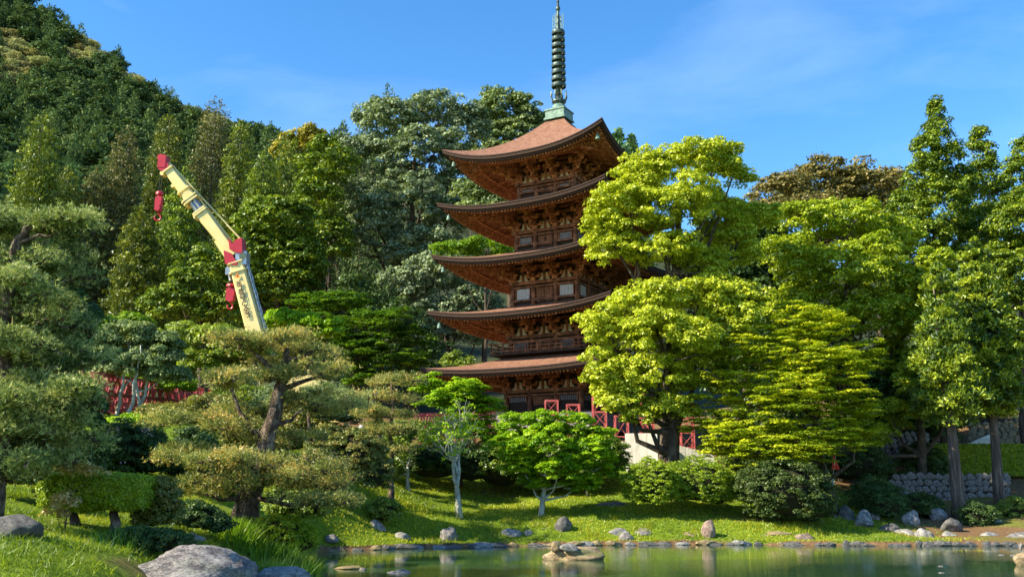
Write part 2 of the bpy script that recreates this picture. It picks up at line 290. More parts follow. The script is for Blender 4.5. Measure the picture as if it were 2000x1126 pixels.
# ------------------------------------------------------------------ terrain and pond
shore = [at(x, y, 1)[:0] for x, y in ()]
def shore_pt(px, py):
    Y = CAMH / -math.tan(PITCH + math.atan((563 - py) / FPX)); d = Y * math.cos(PITCH) - CAMH * math.sin(PITCH)
    return ((px - 1000) * d / FPX, Y)
POND = [shore_pt(*q) for q in ((640, 1126), (618, 1108), (620, 1092), (600, 1083), (640, 1076), (700, 1074), (780, 1071), (870, 1068), (1000, 1066), (1180, 1064), (1330, 1063), (1450, 1063), (1585, 1064), (1700, 1065), (1850, 1065), (2000, 1065), (2200, 1066))]
POND = POND + [(46, 30), (44, 10), (30, 3.0), (5, 2.6), (-2.2, 3.2), (-3.2, 8), (-4.2, 14), (-4.9, 20)]
def pond_sd(x, y):
    """signed distance to the pond outline, positive outside"""
    x = np.asarray(x, float); y = np.asarray(y, float)
    P = np.array(POND); Q = np.roll(P, -1, 0); best = np.full(x.shape, 1e9); ins = np.zeros(x.shape, bool)
    for (ax, ay), (bx, by) in zip(P, Q):
        dx, dy = bx - ax, by - ay; t = np.clip(((x - ax) * dx + (y - ay) * dy) / (dx * dx + dy * dy), 0, 1)
        best = np.minimum(best, np.hypot(x - ax - t * dx, y - ay - t * dy))
        c = ((ay > y) != (by > y)); xi = ax + (y - ay) * dx / (dy if abs(dy) > 1e-9 else 1e-9); ins ^= (c & (x < xi))
    return np.where(ins, -best, best)
CP = [at(475, 1037, 26), at(200, 1038, 20), at(30, 950, 24), at(240, 812, 46), at(250, 930, 33), at(100, 1050, 16), at(350, 1126, 17), at(30, 1126, 14),
      at(560, 1060, 27), at(450, 985, 31), at(640, 1010, 36), at(700, 985, 42), at(620, 850, 45),
      at(720, 1035, 41.5), at(900, 1010, 45), at(1055, 1003, 46), at(800, 967, 49), at(1200, 1000, 46), at(1300, 985, 48), at(1120, 962, 51),
      at(1450, 1010, 46), at(1560, 1010, 46.5), at(1700, 1022, 47), at(1875, 1012, 50), at(1960, 990, 52), at(1850, 1030, 47), at(2050, 1020, 47),
      at(1620, 962, 52), at(1750, 980, 54), at(1250, 905, 54), at(1000, 915, 55), at(1420, 915, 55), at(800, 905, 54),
      at(1850, 918, 59), at(2050, 918, 59), at(1900, 870, 66), at(2050, 760, 80), at(1700, 880, 66),
      (3.4, 66, 6.1), (3.4, 74, 6.3), (-8, 62, 6.0), (-20, 60, 6.6), (-35, 45, 6.5), (-35, 25, 4.2), (-20, 12, 2.2), (-8, 8, 0.9), (-6, 4, 0.9), (-20, 0, 1.5),
      (12, 66, 6.0), (0, 90, 8.5), (-40, 90, 10), (30, 95, 11), (60, 60, 5), (60, 30, 1.5), (60, 0, 1), (0, -6, 0.9), (30, -6, .9), (-45, 70, 8), (60, 95, 12), (-60, 20, 6), (-60, 0, 4)]
CP = np.array([tuple(c) for c in CP], float)
def tps_fit():
    n = len(CP); r = np.hypot(CP[:, None, 0] - CP[None, :, 0], CP[:, None, 1] - CP[None, :, 1]) + 1e-9
    K = r * r * np.log(r) + np.eye(n) * 6.0; Pm = np.c_[np.ones(n), CP[:, :2]]
    A = np.block([[K, Pm], [Pm.T, np.zeros((3, 3))]]); return np.linalg.solve(A, np.r_[CP[:, 2], 0, 0, 0])
TW = tps_fit()
def gz(x, y):
    x = np.atleast_1d(np.asarray(x, float)); y = np.atleast_1d(np.asarray(y, float)); sh = x.shape; xf = x.ravel(); yf = y.ravel()
    r = np.hypot(xf[:, None] - CP[None, :, 0], yf[:, None] - CP[None, :, 1]) + 1e-9
    z = (r * r * np.log(r)) @ TW[:len(CP)] + TW[len(CP)] + TW[len(CP) + 1] * xf + TW[len(CP) + 2] * yf
    d = pond_sd(xf, yf); z = np.maximum(z, 0.25)
    t = np.clip(d / 2.2, 0, 1); t = t * t * (3 - 2 * t)
    zz = np.where(d > 0, 0.16 + (z - 0.16) * t, np.clip(0.16 + d * 1.6, -1.0, 0.16))
    zz += np.where(d > 0.5, 0.05 * np.sin(xf * 1.3 + 2) * np.sin(yf * 1.1) + 0.03 * np.sin(xf * 3.1) * np.cos(yf * 2.7), 0)
    return zz.reshape(sh)
def g1(x, y): return float(gz(x, y)[0])
def grid_mesh(name, xs, ys, zf, mat_):
    X, Y = np.meshgrid(xs, ys); Z = zf(X, Y); nx, ny = len(xs), len(ys)
    V = np.stack([X, Y, Z], -1).reshape(-1, 3); i = np.arange(nx * ny).reshape(ny, nx)
    F = np.stack([i[:-1, :-1], i[:-1, 1:], i[1:, 1:], i[1:, :-1]], -1).reshape(-1, 4)
    me = bpy.data.meshes.new(name); me.vertices.add(len(V)); me.vertices.foreach_set('co', V.astype(np.float32).ravel())
    me.loops.add(F.size); me.loops.foreach_set('vertex_index', F.astype(np.int32).ravel()); me.polygons.add(len(F)); me.polygons.foreach_set('loop_start', np.arange(0, F.size, 4, dtype=np.int32))
    me.polygons.foreach_set('use_smooth', np.ones(len(F), bool)); me.update(calc_edges=True); me.materials.append(mat_); return me, V
me, V = grid_mesh('ground', np.r_[-400, -250, -150, -100, np.arange(-60, 60.1, 0.5), 100, 150, 250, 400], np.r_[-300, -100, -40, np.arange(-10, 95.1, 0.5), 110],
                  lambda X, Y: gz(np.clip(X, -62, 62), np.clip(Y, -12, 96)), M['ground'])
g_obj = props(link('ground', me), kind='structure')
ex, ey = V[:, 0], V[:, 1]
def earth_mask(x, y):
    b = at(1470, 1025, 45.5); e = np.exp(-(((x - b[0]) / 2.6) ** 2 + ((y - b[1] - 0.6) / 1.6) ** 2)) * 0.55
    wn_ = np.sin(x * 1.1 + 2 * np.sin(y * .5)) * np.sin(y * .8 + 1.5 * np.sin(x * .9)) + .35 * np.sin(x * 3.3) * np.sin(y * 2.9); e = np.maximum(e, np.clip(wn_ * .6, 0, .3) * (y < 38))
    e = np.maximum(e, np.clip((x - 14) / 5, 0, 1) * 0.5 * (y > 42)); e = np.maximum(e, np.clip((y - 52) / 6, 0, 1) * 0.5); e = np.maximum(e, np.exp(-(((x - 3) / 9) ** 2 + ((y - 51.0) / 1.3) ** 2)) * 0.3)
    return e
a = me.attributes.new('earth', 'FLOAT', 'POINT'); a.data.foreach_set('value', np.maximum(earth_mask(ex, ey), np.clip(.9 - pond_sd(ex, ey) * 2.2, 0, .8)).astype(np.float32))
mb = MB(); mb.add([(-60, -2, 0), (60, -2, 0), (60, 60, 0), (-60, 60, 0)], [(0, 1, 2, 3)])
# pond water as one sheet cut to the pond's outline (a little larger, hidden under the lip)
bm = bmesh.new(); cx_, cy_ = np.mean(np.array(POND), 0)
vs = [bm.verts.new((x + 0.25 * np.sign(x - cx_), y + 0.25 * np.sign(y - cy_), 0)) for x, y in POND]
bm.faces.new(vs); bmesh.ops.triangulate(bm, faces=bm.faces[:]); me = bpy.data.meshes.new('pond_water'); bm.to_mesh(me); bm.free()
props(link('pond_water', me, mat=M['water']), kind='structure')

# hill behind (polar patch that climbs to the skyline)
SIL = np.array([(-900, -640), (-400, -320), (0, -28), (60, 18), (105, 52), (150, 82), (230, 142), (300, 194), (350, 228), (450, 262), (520, 290), (650, 300), (750, 315), (900, 350), (1100, 430), (1400, 500), (2000, 560), (3200, 600)], float)
YR = np.array([(-900, 380), (0, 340), (500, 270), (800, 190), (2000, 180), (3200, 180)], float)
def hill_z(px, t):
    yr = np.interp(px, YR[:, 0], YR[:, 1]); Y = 92 + (yr - 92) * t
    sil = np.interp(px, SIL[:, 0], SIL[:, 1]); py = 850 + (sil - 850) * (np.clip(t, 0, 1) ** 0.8)
    py = py + 14 * np.sin(px / 70.0 + 3 * t) * t * (1 - t) * 4
    z = CAMH + Y * np.tan(PITCH + np.arctan((563 - py) / FPX)); z = np.where(t > 1, z - (t - 1) * 220, z)
    d = Y * math.cos(PITCH) + (z - CAMH) * math.sin(PITCH); return (px - 1000) * d / FPX, Y, z
pxs = np.linspace(-900, 3200, 120); ts = np.r_[np.linspace(0, 1, 30), 1.1, 1.4]
PX, T = np.meshgrid(pxs, ts); HX, HY, HZ = hill_z(PX, T)
V = np.stack([HX, HY, HZ], -1).reshape(-1, 3); i = np.arange(PX.size).reshape(PX.shape)
F = np.stack([i[:-1, :-1], i[:-1, 1:], i[1:, 1:], i[1:, :-1]], -1).reshape(-1, 4)
me = bpy.data.meshes.new('hill'); me.from_pydata(V.tolist(), [], F.tolist()); me.update(); me.polygons.foreach_set('use_smooth', [True] * len(me.polygons))
props(link('hill', me, mat=M['hillsoil']), kind='structure')

# ------------------------------------------------------------------ foliage generators
def unit(v): return v / (np.linalg.norm(v, axis=-1, keepdims=True) + 1e-9)
def rdir(rng, n): return unit(rng.normal(size=(n, 3)))
def cards(P, Nrm, size, rng, aspect=0.55, along=None):
    n = len(P); Nrm = unit(Nrm); t = unit(np.cross(Nrm, rdir(rng, n) if along is None else np.cross(Nrm, along))); b = np.cross(Nrm, t); s = np.broadcast_to(size, (n,))[:, None]
    q = t * s * .85; w = b * s * aspect * 1.25
    return np.stack([P - q - w, P + q, P - q + w * .9 + Nrm * s * .1], 1).reshape(-1, 3)
def clump_cloud(centres, crad, per, leaf, rng, flat=0.75, upn=0.55, ctint=None, spread=0.28, needle=False):
    """leaf cards around clump centres"""
    n = len(centres); cr = np.broadcast_to(crad, (n,)); idx = np.repeat(np.arange(n), per)
    d = rdir(rng, len(idx)); d[:, 2] = np.where(d[:, 2] < -0.2, -d[:, 2], d[:, 2]); r = rng.uniform(0.45, 1.12, len(idx)) ** 0.7
    off = d * r[:, None] * cr[idx][:, None]; off[:, 2] *= flat
    P = centres[idx] + off; nr = d * 0.8 + np.array((0, 0, upn)) + rng.normal(size=P.shape) * 0.42
    if ctint is None: ctint = rng.uniform(0.3, 0.7, n)
    ti = np.clip(ctint[idx] + rng.normal(0, spread * 0.7, len(idx)), 0, 1)
    sz = leaf * rng.uniform(0.65, 1.35, len(idx))
    if needle: return cards(P, rdir(rng, len(idx)) + (0, 0, .3), sz * 1.25, rng, .26, d * .7 + (0, 0, .25) + rng.normal(size=P.shape) * .35), ti
    return cards(P, nr, sz, rng), ti
def lobe_clumps(lobes, crad, rng, dens=1.5, low=-0.55, inner=0.12):
    L = np.array(lobes, float); out = []
    for i, (x, y, z, rx, ry, rz) in enumerate(L):
        area = 4 * math.pi * ((rx * ry) ** 1.6 / 3 + (rx * rz) ** 1.6 / 3 + (ry * rz) ** 1.6 / 3) ** (1 / 1.6)
        n = max(4, int(area * dens / (math.pi * crad * crad))); d = rdir(rng, n * 2); d = d[d[:, 2] > low][:n]
        wob = 1 + 0.13 * np.sin(d[:, 0] * 5 + i) * np.sin(d[:, 1] * 6 + 2 * i) + 0.08 * np.sin(d[:, 2] * 9 + d[:, 0] * 7 + i)
        p = np.array((x, y, z)) + d * np.array((rx, ry, rz)) * (wob * rng.uniform(0.84, 1.06, len(d)))[:, None]
        ni = int(len(p) * inner); q = np.array((x, y, z)) + rdir(rng, ni) * np.array((rx, ry, rz)) * rng.uniform(0.2, 0.75, (ni, 1))
        p = np.concatenate([p, q]); keep = np.ones(len(p), bool)
        for j, M2 in enumerate(L):
            if j != i: keep &= ~((((p - M2[:3]) / M2[3:]) ** 2).sum(1) < 0.45)
        out.append(p[keep])
    return np.concatenate(out)
def split(lobes, k=7, f=.46, seed=1, keep=.82):
    g = np.random.default_rng(seed); out = []
    for x, y, z, rx, ry, rz in lobes:
        out.append((x, y, z, rx * keep, ry * keep, rz * keep))
        for q in range(k):
            d = rdir(g, 1)[0]; d[2] = d[2] if d[2] > -.5 else -d[2]; e = g.uniform(.55, .9); t = f * g.uniform(.75, 1.2); out.append((x + d[0] * rx * e, y + d[1] * ry * e, z + d[2] * rz * e, rx * t, ry * t, rz * t * .95))
    return out
def tree(name, base, lobes, m, leaf, crad, n, label, cat='tree', group=None, seed=1, trunk=0.3, bark='bark', dens=1.5, flat=0.75, upn=0.55, low=-0.55, inner=0.12, stems=1, top=None, limbs=True, core=False, tintmap=None, spray=0, subs=0):
    """a tree: base point, lobes in metres, n leaf cards"""
    rng = np.random.default_rng(seed); base = np.array(base, float)
    t = empty(name, base, label, cat, group)
    Lb = np.array(lobes, float); Lb[:, :3] -= base; L0 = Lb
    if subs: Lb = np.array(split(Lb, subs, seed=seed))
    c = lobe_clumps(Lb, crad, rng, dens, low, inner); n = int(n * (1.45 if base[1] < 75 else 1.0)); leaf *= (.74 if base[1] < 75 else .88)
    if spray:
        rr0 = np.hypot(c[:, 0], c[:, 1]); q_ = c[:, 2] / spray + 1.3 * np.sin(c[:, 0] * .55 + seed) + .8 * np.sin(c[:, 1] * .6 + c[:, 0] * .9) + .12 * rr0; c[:, 2] += (np.round(q_) - q_) * spray * rng.uniform(.1, .8, len(c)) + rng.normal(size=len(c)) * .08
    per = max(4, int(n / len(c)))
    ct = rng.uniform(0.15, 0.85, len(c)) * 0.6 + 0.2 if tintmap is None else tintmap(c, rng)
    V, ti = clump_cloud(c, crad * rng.uniform(0.75, 1.3, len(c)), per, leaf, rng, flat, upn, ct)
    link('crown', quads_mesh('crown', V, len(ti), m, ti), t)
    if core:
        mb = MB()
        for x, y, z, rx, ry, rz in Lb: mb_ell(mb, (x, y, z), (rx * .78, ry * .78, rz * .78))
        mb.build('branches', M['darkcore'], t)['kind'] = 'stuff'  # solid dark ellipsoids added behind the leaves, no modelled branches
    Lb = L0
    ztop = top if top is not None else (Lb[:, 2].mean() + Lb[:, 2].max()) / 2
    if trunk > 0:
        for sidx in range(stems):
            mb = MB(); ax = Lb[:, :2].mean(0) * 0.8; a0 = rng.uniform(-1, 1, 2) * (0.45 * stems - 0.45); sp = rng.uniform(-1, 1, 2) * (0.22 * stems - 0.22)
            pts = []; rad = []; m_ = 9
            for k in range(m_):
                f = k / (m_ - 1); pts.append((a0[0] * .6 + (ax[0] + sp[0]) * f ** 1.3 + rng.normal() * trunk * 0.25 * min(1, k), a0[1] * .6 + (ax[1] + sp[1]) * f ** 1.3 + rng.normal() * trunk * 0.25 * min(1, k), -0.3 + (ztop + .3) * f))
                rad.append(trunk * (1.45 if k == 0 else 1.0) * (1 - 0.78 * f) / (stems ** 0.4))
            mb.tube(pts, rad, 9); 
            if limbs:
                sel = Lb if stems == 1 else Lb[sidx::stems]
                for x, y, z, rx, ry, rz in sel:
                    f = np.clip((z - 0.35 * rz) / max(ztop, .1) * 0.72, 0.25, 0.9); k = int(f * (m_ - 1)); p0 = np.array(pts[k]); p1 = np.array((x, y, z + rz * 0.2)); r0 = rad[k] * 0.62
                    mid = p0 * 0.5 + p1 * 0.5 + np.array((0, 0, -0.12 * np.linalg.norm(p1 - p0))) + rng.normal(size=3) * 0.15 * np.linalg.norm(p1 - p0) * .5
                    mb.tube([p0, p0 * .6 + mid * .4, mid, mid * .4 + p1 * .6, p1], [r0, r0 * .85, r0 * .6, r0 * .4, r0 * .2], 6)
                    for q in range(4):
                        d = rdir(rng, 1)[0]; d[2] = abs(d[2]) * .6; e = mid * .5 + p1 * .5; mb.tube([e, e + d * np.array((rx, ry, rz)) * .5 + (0, 0, -.05 * rz), e + d * np.array((rx, ry, rz)) * .92], [r0 * .35, r0 * .2, r0 * .08], 5)
            mb.build('trunk', M[bark], t, True)
    return t
def mb_ell(mb, c, r, nu=10, nv=7):
    V = []; F = []
    for i in range(nv + 1):
        th = math.pi * i / nv
        for j in range(nu):
            ph = 2 * math.pi * j / nu; V.append((c[0] + r[0] * math.sin(th) * math.cos(ph), c[1] + r[1] * math.sin(th) * math.sin(ph), c[2] + r[2] * math.cos(th)))
    for i in range(nv):
        for j in range(nu): F.append((i * nu + j, (i + 1) * nu + j, (i + 1) * nu + (j + 1) % nu, i * nu + (j + 1) % nu))
    mb.add(V, F)
def lob(Y, *L, dy=0.8):
    """lobes given as photo px (x, y, half width, half height[, depth shift]) at distance Y"""
    out = []
    for q in L:
        o = q[4] if len(q) > 4 else 0; p = at(q[0], q[1], Y + o); s = mpp(Y + o, q[1]); out.append((p[0], p[1], p[2], q[2] * s, max(q[2], q[3]) * s * dy, q[3] * s))
    return out
def conifer_mesh(name, h, r, n, leaf, m, seed, lowf=0.12, power=0.8, crad=0.5, droop=0.15, dens=1.0, gap=0.0):
    """cedar or cypress crown: boughs in whorls carrying clumps"""
    rng = np.random.default_rng(seed); cs = []; cr = []
    z = lowf * h
    while z < h * 0.985:
        f = 1 - (z - lowf * h) / (h * (1 - lowf)); rad = r * (f ** power) * (0.55 + 0.45 * min(1, (z / h - lowf) / 0.12 + 0.3)); nb = max(3, int(2 * math.pi * rad / (crad * 1.35) * dens))
        a0 = rng.uniform(0, 6.28)
        for k in range(nb):
            if rng.random() < gap: continue
            a = a0 + 6.283 * k / nb + rng.normal() * 0.2; L = rad * rng.uniform(0.62, 1.15); steps = max(1, int(L / (crad * 1.1)))
            for s in range(steps):
                g = 1 - s * 0.55 * crad * 2 / max(L, .01)
                if g < 0.35: break
                cs.append((math.cos(a) * L * g, math.sin(a) * L * g, z + L * g * (0.25 - droop) - droop * L * g * g + rng.normal() * .12 * crad)); cr.append(crad * rng.uniform(0.6, 1.15) * (0.55 + 0.45 * min(1, f * 2.2)))
        z += crad * rng.uniform(0.75, 1.0) * (0.6 + 0.4 * f)
    cs.append((0, 0, h)); cr.append(crad * .35); cs.append((0, 0, h - crad * .6)); cr.append(crad * .5)
    n = int(n * (1.6 if n > 20000 else 1.0)); leaf *= .9; cs = np.array(cs); cr = np.array(cr); per = max(3, int(n / len(cs)))
    V, ti = clump_cloud(cs, cr, per, leaf, rng, 0.9, 0.45, rng.uniform(0.1, 0.9, len(cs)), needle=True)
    return quads_mesh(name, V, len(ti), m, ti)
def conifer(base, h, r, label, m, seed, n=12000, leaf=0.16, crad=0.6, trunk=0.3, name='cedar_tree', cat='cedar tree', group=None, crown=None, lowf=0.12, power=0.8, droop=0.15, gap=0.0, rz=0.0, bark='barkcedar'):
    t = empty(name, base, label, cat, group, rz)
    me = crown or conifer_mesh('crown', h, r, n, leaf, m, seed, lowf, power, crad, droop, gap=gap)
    link('crown', me, t)
    mb = MB(); rng = np.random.default_rng(seed + 99); x = y = 0; pts = []; rad = []
    for k in range(10):
        f = k / 9; pts.append((x, y, -0.4 + (h * .97 + .4) * f)); rad.append(trunk * (1.3 if k == 0 else 1) * (1 - .92 * f)); x += rng.normal() * .05; y += rng.normal() * .05
    mb.tube(pts, rad, 10)
    for k in range(14):
        zz = h * (lowf + (1 - lowf) * (k + .5) / 15) ; a = rng.uniform(0, 6.28); L = r * (1 - zz / h) ** power * .8; mb.tube([(0, 0, zz), (math.cos(a) * L * .5, math.sin(a) * L * .5, zz + .02 * L), (math.cos(a) * L, math.sin(a) * L, zz - .1 * L)], [trunk * .22, trunk * .14, trunk * .05], 5)
    mb.build('trunk', M[bark], t, True)
    return t
# ------------------------------------------------------------------ pagoda
PG = dict(x=3.39, y=66.0, z=6.1)
PHI = R(15.5); ALPHA = -R(45) + PHI
tips_R = [9.78, 9.38, 9.17, 8.85, 8.54]; tips_z = [10.15, 13.99, 17.81, 21.46, 25.30]   # bottom to top
mid_py = [716, 604, 494, 389, 292]
pag = empty('pagoda', (PG['x'], PG['y'], PG['z']), 'five storey wooden pagoda with reddish brown bark roofs and a green bronze spire', 'pagoda', rz=ALPHA)
def mid_z(i):
    a = tips_R[i] / math.sqrt(2); Ym = PG['y'] + 0.5 * (-tips_R[i] * math.sin(PHI) - tips_R[i] * math.cos(PHI)); return zat(mid_py[i], Ym)
EZ = [mid_z(i) - PG['z'] for i in range(5)]; TZ = [z - PG['z'] for z in tips_z]
AE = [r / math.sqrt(2) for r in tips_R]                      # eave half widths
BH = [2.75, 2.55, 2.42, 2.25, 2.1]                          # body half widths
def side_rot(s):                                             # quarter turns
    a = s * math.pi / 2; c, d = round(math.cos(a)), round(math.sin(a)); return np.array(((c, -d, 0), (d, c, 0), (0, 0, 1.0)))
RISE = [1.38, 1.18, 1.40, 1.55, 0]
def lift(i, u): return (TZ[i] - EZ[i]) * np.abs(u) ** 2.6
def roof_part(i):
    ae = AE[i]; top = i == 4; wt_ = 0.78 if top else BH[i + 1] - 0.12; rise = (28.05 - PG['z'] - EZ[i]) if top else RISE[i]
    nu, nv = 48, 14; U = np.linspace(-1, 1, nu + 1); Vv = np.linspace(0, 1, nv + 1); mbt = MB(); mbe = MB(); mbu = MB()
    for s in range(4):
        Rm = side_rot(s); g = []
        for v in Vv:
            w = ae + (wt_ - ae) * v; bow = 0.10 * (1 - v)
            zz = EZ[i] + rise * (0.42 * v + 0.58 * v ** (1.9 if top else 1.6)) if not top else EZ[i] + rise * (0.50 * v + 0.50 * v ** 2.2)
            lf = lift(i, U) * (1 - v) ** 2.0
            ww = w - bow * (1 - U ** 2) * 1.6
            g.append(np.stack([U * w, -ww, zz + lf], 1))
        G = np.array(g) @ Rm.T; n = nu + 1
        mbt.add(G.reshape(-1, 3), [(a * n + b, a * n + b + 1, (a + 1) * n + b + 1, (a + 1) * n + b) for a in range(nv) for b in range(nu)])
        # layered eave edge: thick bark edge, recess, board below
        e0 = np.array(g[0]); prof = [(0.0, 0.0), (0.025, -0.07), (-0.02, -0.09), (-0.05, -0.27), (-0.15, -0.29), (-0.18, -0.40), (-0.30, -0.42)]
        rows = []
        for out_, dz in prof:
            q = e0.copy(); q[:, 1] -= out_; q[:, 0] *= (ae + out_) / ae; q[:, 2] += dz; rows.append(q)
        Gr = np.array(rows) @ Rm.T
        mbe.add(Gr.reshape(-1, 3), [((a + 1) * n + b, (a + 1) * n + b + 1, a * n + b + 1, a * n + b) for a in range(len(prof) - 1) for b in range(nu)])
        # soffit boards above the rafters
        rows = []
        for v in (0, .25, .5, .75, 1):
            w = (ae - .3) + (BH[i] + .0 - (ae - .3)) * v; ww = w - .16 * (1 - v) * (1 - U ** 2)
            rows.append(np.stack([U * w, -ww, EZ[i] - 0.30 + 1.18 * v ** .9 + lift(i, U) * (1 - v) ** 1.5], 1))
        Gs = np.array(rows) @ Rm.T; mbu.add(Gs.reshape(-1, 3), [((a + 1) * n + b, (a + 1) * n + b + 1, a * n + b + 1, a * n + b) for a in range(4) for b in range(nu)])
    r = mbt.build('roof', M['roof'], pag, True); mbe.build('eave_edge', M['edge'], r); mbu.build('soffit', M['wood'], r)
    # rafters, two tiers; too fine to pick apart
    mr = MB()
    for s in range(4):
        Rm = side_rot(s); nr = 50
        for k in range(nr + 1):
            u = -0.985 + 1.97 * k / nr; lf = float(lift(i, u)); x = u * (ae - .35)
            y0 = -(ae - .34 - .16 * (1 - u * u)); xi = max(-1, min(1, u)) * x if False else x
            ym = -(ae * .62 + BH[i] * .38); yb = -max(BH[i], abs(x) + .05)
            z0 = EZ[i] - .47 + lf; zm = EZ[i] - .33 + 1.18 * .34 + lf * .42; zb = EZ[i] - .36 + 1.18 + 0
            mr.bar(Rm @ (x, y0, z0), Rm @ (x * .99, ym, zm), .085, .11)
            if abs(x) < ae * .62 + BH[i] * .38:
                fz = (abs(yb) - BH[i]) / (abs(ym) - BH[i] + 1e-6); mr.bar(Rm @ (x * .99, ym - .25, zm - .20), Rm @ (x * .99, yb, zb - .18 - (zb - zm) * fz), .095, .13)
        # purlins that carry the rafters
        for (f, dz, w_) in ((0.62, -.10, .14), (0.30, -.02, .13)):
            yy = -(ae * f + BH[i] * (1 - f)); pts = []
            for q in range(13):
                u = -1 + q / 6; pts.append(Rm @ (u * abs(yy), yy, EZ[i] - .30 + 1.18 * (1 - f) ** .9 + float(lift(i, u)) * f ** 1.5 + dz - .24))
            for a_, b_ in zip(pts, pts[1:]): mr.bar(a_, b_, w_, w_ * 1.1)
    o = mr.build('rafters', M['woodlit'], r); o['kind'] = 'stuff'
    # hip rafters and wind bells at the corners
    for s in range(4):
        Rm = side_rot(s); hb = MB(); hb.bar(Rm @ (BH[i], -BH[i], EZ[i] + .55), Rm @ (ae * .98 - .3, -(ae * .98 - .3), TZ[i] - .52), .2, .26); hb.build('hip_rafter', M['wood'], r)
        wb = MB(); wb.lathe([(0.02, .30), (0.03, .22), (.09, .18), (.12, .05), (.15, -.12), (.13, -.12)], tuple(Rm @ (ae - .6, -(ae - .6), TZ[i] - 1.05)), 10); wb.tube([Rm @ (ae - .6, -(ae - .6), TZ[i] - .5), Rm @ (ae - .6, -(ae - .6), TZ[i] - .8)], .015, 5)
        wb.build('wind_bell', M['verdigris'], r)
    return r
def storey(i):
    b = BH[i]; z0 = 0.9 if i == 0 else EZ[i - 1] + RISE[i - 1] - .28; zt = EZ[i] + .80                # wall foot and rafter seat
    zh = zt - 1.78                                                                      # head beam
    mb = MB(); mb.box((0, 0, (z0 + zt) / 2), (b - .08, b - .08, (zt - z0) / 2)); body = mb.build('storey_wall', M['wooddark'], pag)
    bx = [-b, -b / 3 * 1.05, b / 3 * 1.05, b]
    cols = MB()
    for s in range(4):
        Rm = side_rot(s)
        for xx in bx[:3]:
            c = MB(); p = Rm @ (xx, -b, 0); c.tube([(p[0], p[1], z0 - .1), (p[0], p[1], zh)], [.17, .16], 12); c.build('column', M['wood'], body, True)
        # beams
        bm_ = MB(); bm_.box(Rm @ (0, -b - .02, zh - .10), tuple(np.abs(Rm @ (b + .3, .13, .11)))); bm_.box(Rm @ (0, -b - .03, zh - .38), tuple(np.abs(Rm @ (b + .12, .09, .06)))); bm_.build('head_beam', M['wood'], body)
        if i > 0 or True:
            bm_ = MB(); bm_.box(Rm @ (0, -b - .03, z0 + .32 + (.2 if i else 0)), tuple(np.abs(Rm @ (b + .12, .10, .06)))); bm_.build('sill_beam', M['wood'], body)
        # windows in the side bays, a door in the middle bay
        wz0, wz1 = (z0 + .62 if i else z0 + 1.0), zh - .48
        for k in (0, 2):
            xa, xb = bx[k] + .30, bx[k + 1] - .30; xm = (xa + xb) / 2
            w = MB(); w.box(Rm @ (xm, -b + .06, (wz0 + wz1) / 2), tuple(np.abs(Rm @ ((xb - xa) / 2, .02, (wz1 - wz0) / 2)))); wo_ = w.build('lattice_window', M['wooddark'], body)
            fr = MB()
            for sx in (xa - .04, xb + .04): fr.box(Rm @ (sx, -b - .02, (wz0 + wz1) / 2), tuple(np.abs(Rm @ (.04, .06, (wz1 - wz0) / 2 + .08))))
            fr.build('frame', M['wood'], wo_)
            br = MB(); nb = 9
            for q in range(nb):
                x_ = xa + (xb - xa) * (q + .5) / nb; br.box(Rm @ (x_, -b + .0, (wz0 + wz1) / 2), tuple(np.abs(Rm @ (.034, .03, (wz1 - wz0) / 2))))
            br.build('lattice_bars', M['lattice' if i == 2 else 'latticedim'], wo_)['kind'] = 'stuff'
        for sg in (-1, 1):
            d = MB(); xh = (bx[2] - .22) / 2; d.box(Rm @ (sg * xh, -b + .0, (wz0 - .25 + wz1) / 2), tuple(np.abs(Rm @ (xh - .02, .03, (wz1 - wz0 + .25) / 2))))
            for q in (-.5, 0, .5): d.box(Rm @ (sg * xh + q * xh * 1.3, -b - .04, (wz0 - .25 + wz1) / 2), tuple(np.abs(Rm @ (.022, .015, (wz1 - wz0 + .25) / 2))))
            d.build('door_leaf', M['wood'], body)
        # plaster either side of the strut in each bay
        for k in range(3):
            xm = (bx[k] + bx[k + 1]) / 2; st = MB(); st.box(Rm @ (xm, -b - .03, zh + .33), tuple(np.abs(Rm @ (.075, .07, .33)))); st.box(Rm @ (xm, -b - .06, zh + .74), tuple(np.abs(Rm @ (.15, .13, .08)))); st.build('strut', M['wood'], body)
            for sg in (-1, 1):
                pl = [(0.085, 0.02), (.46, 0.02), (.40, .09), (.31, .17), (.27, .30), (.25, .50), (.085, .54)]; pm = MB(); n = len(pl)
                Vp = [Rm @ (xm + sg * px_, -b - .0 - yy, zh + pz) for yy in (.0, .035) for px_, pz in pl]
                pm.add(Vp, [tuple(range(n)), tuple(range(2 * n - 1, n - 1, -1))] + [(q, (q + 1) % n, n + (q + 1) % n, n + q) for q in range(n)]); pm.build('plaster_panel', M['plaster'], body)
        # tie beams on the upper wall
        tb = MB()
        for dz in (.98, 1.36): tb.box(Rm @ (0, -b - .05, zh + dz), tuple(np.abs(Rm @ (b + .25, .08, .09))))
        tb.build('tie_beam', M['wood'], body)
    # bracket sets, three steps out
    reach = (AE[i] - b) * 0.155
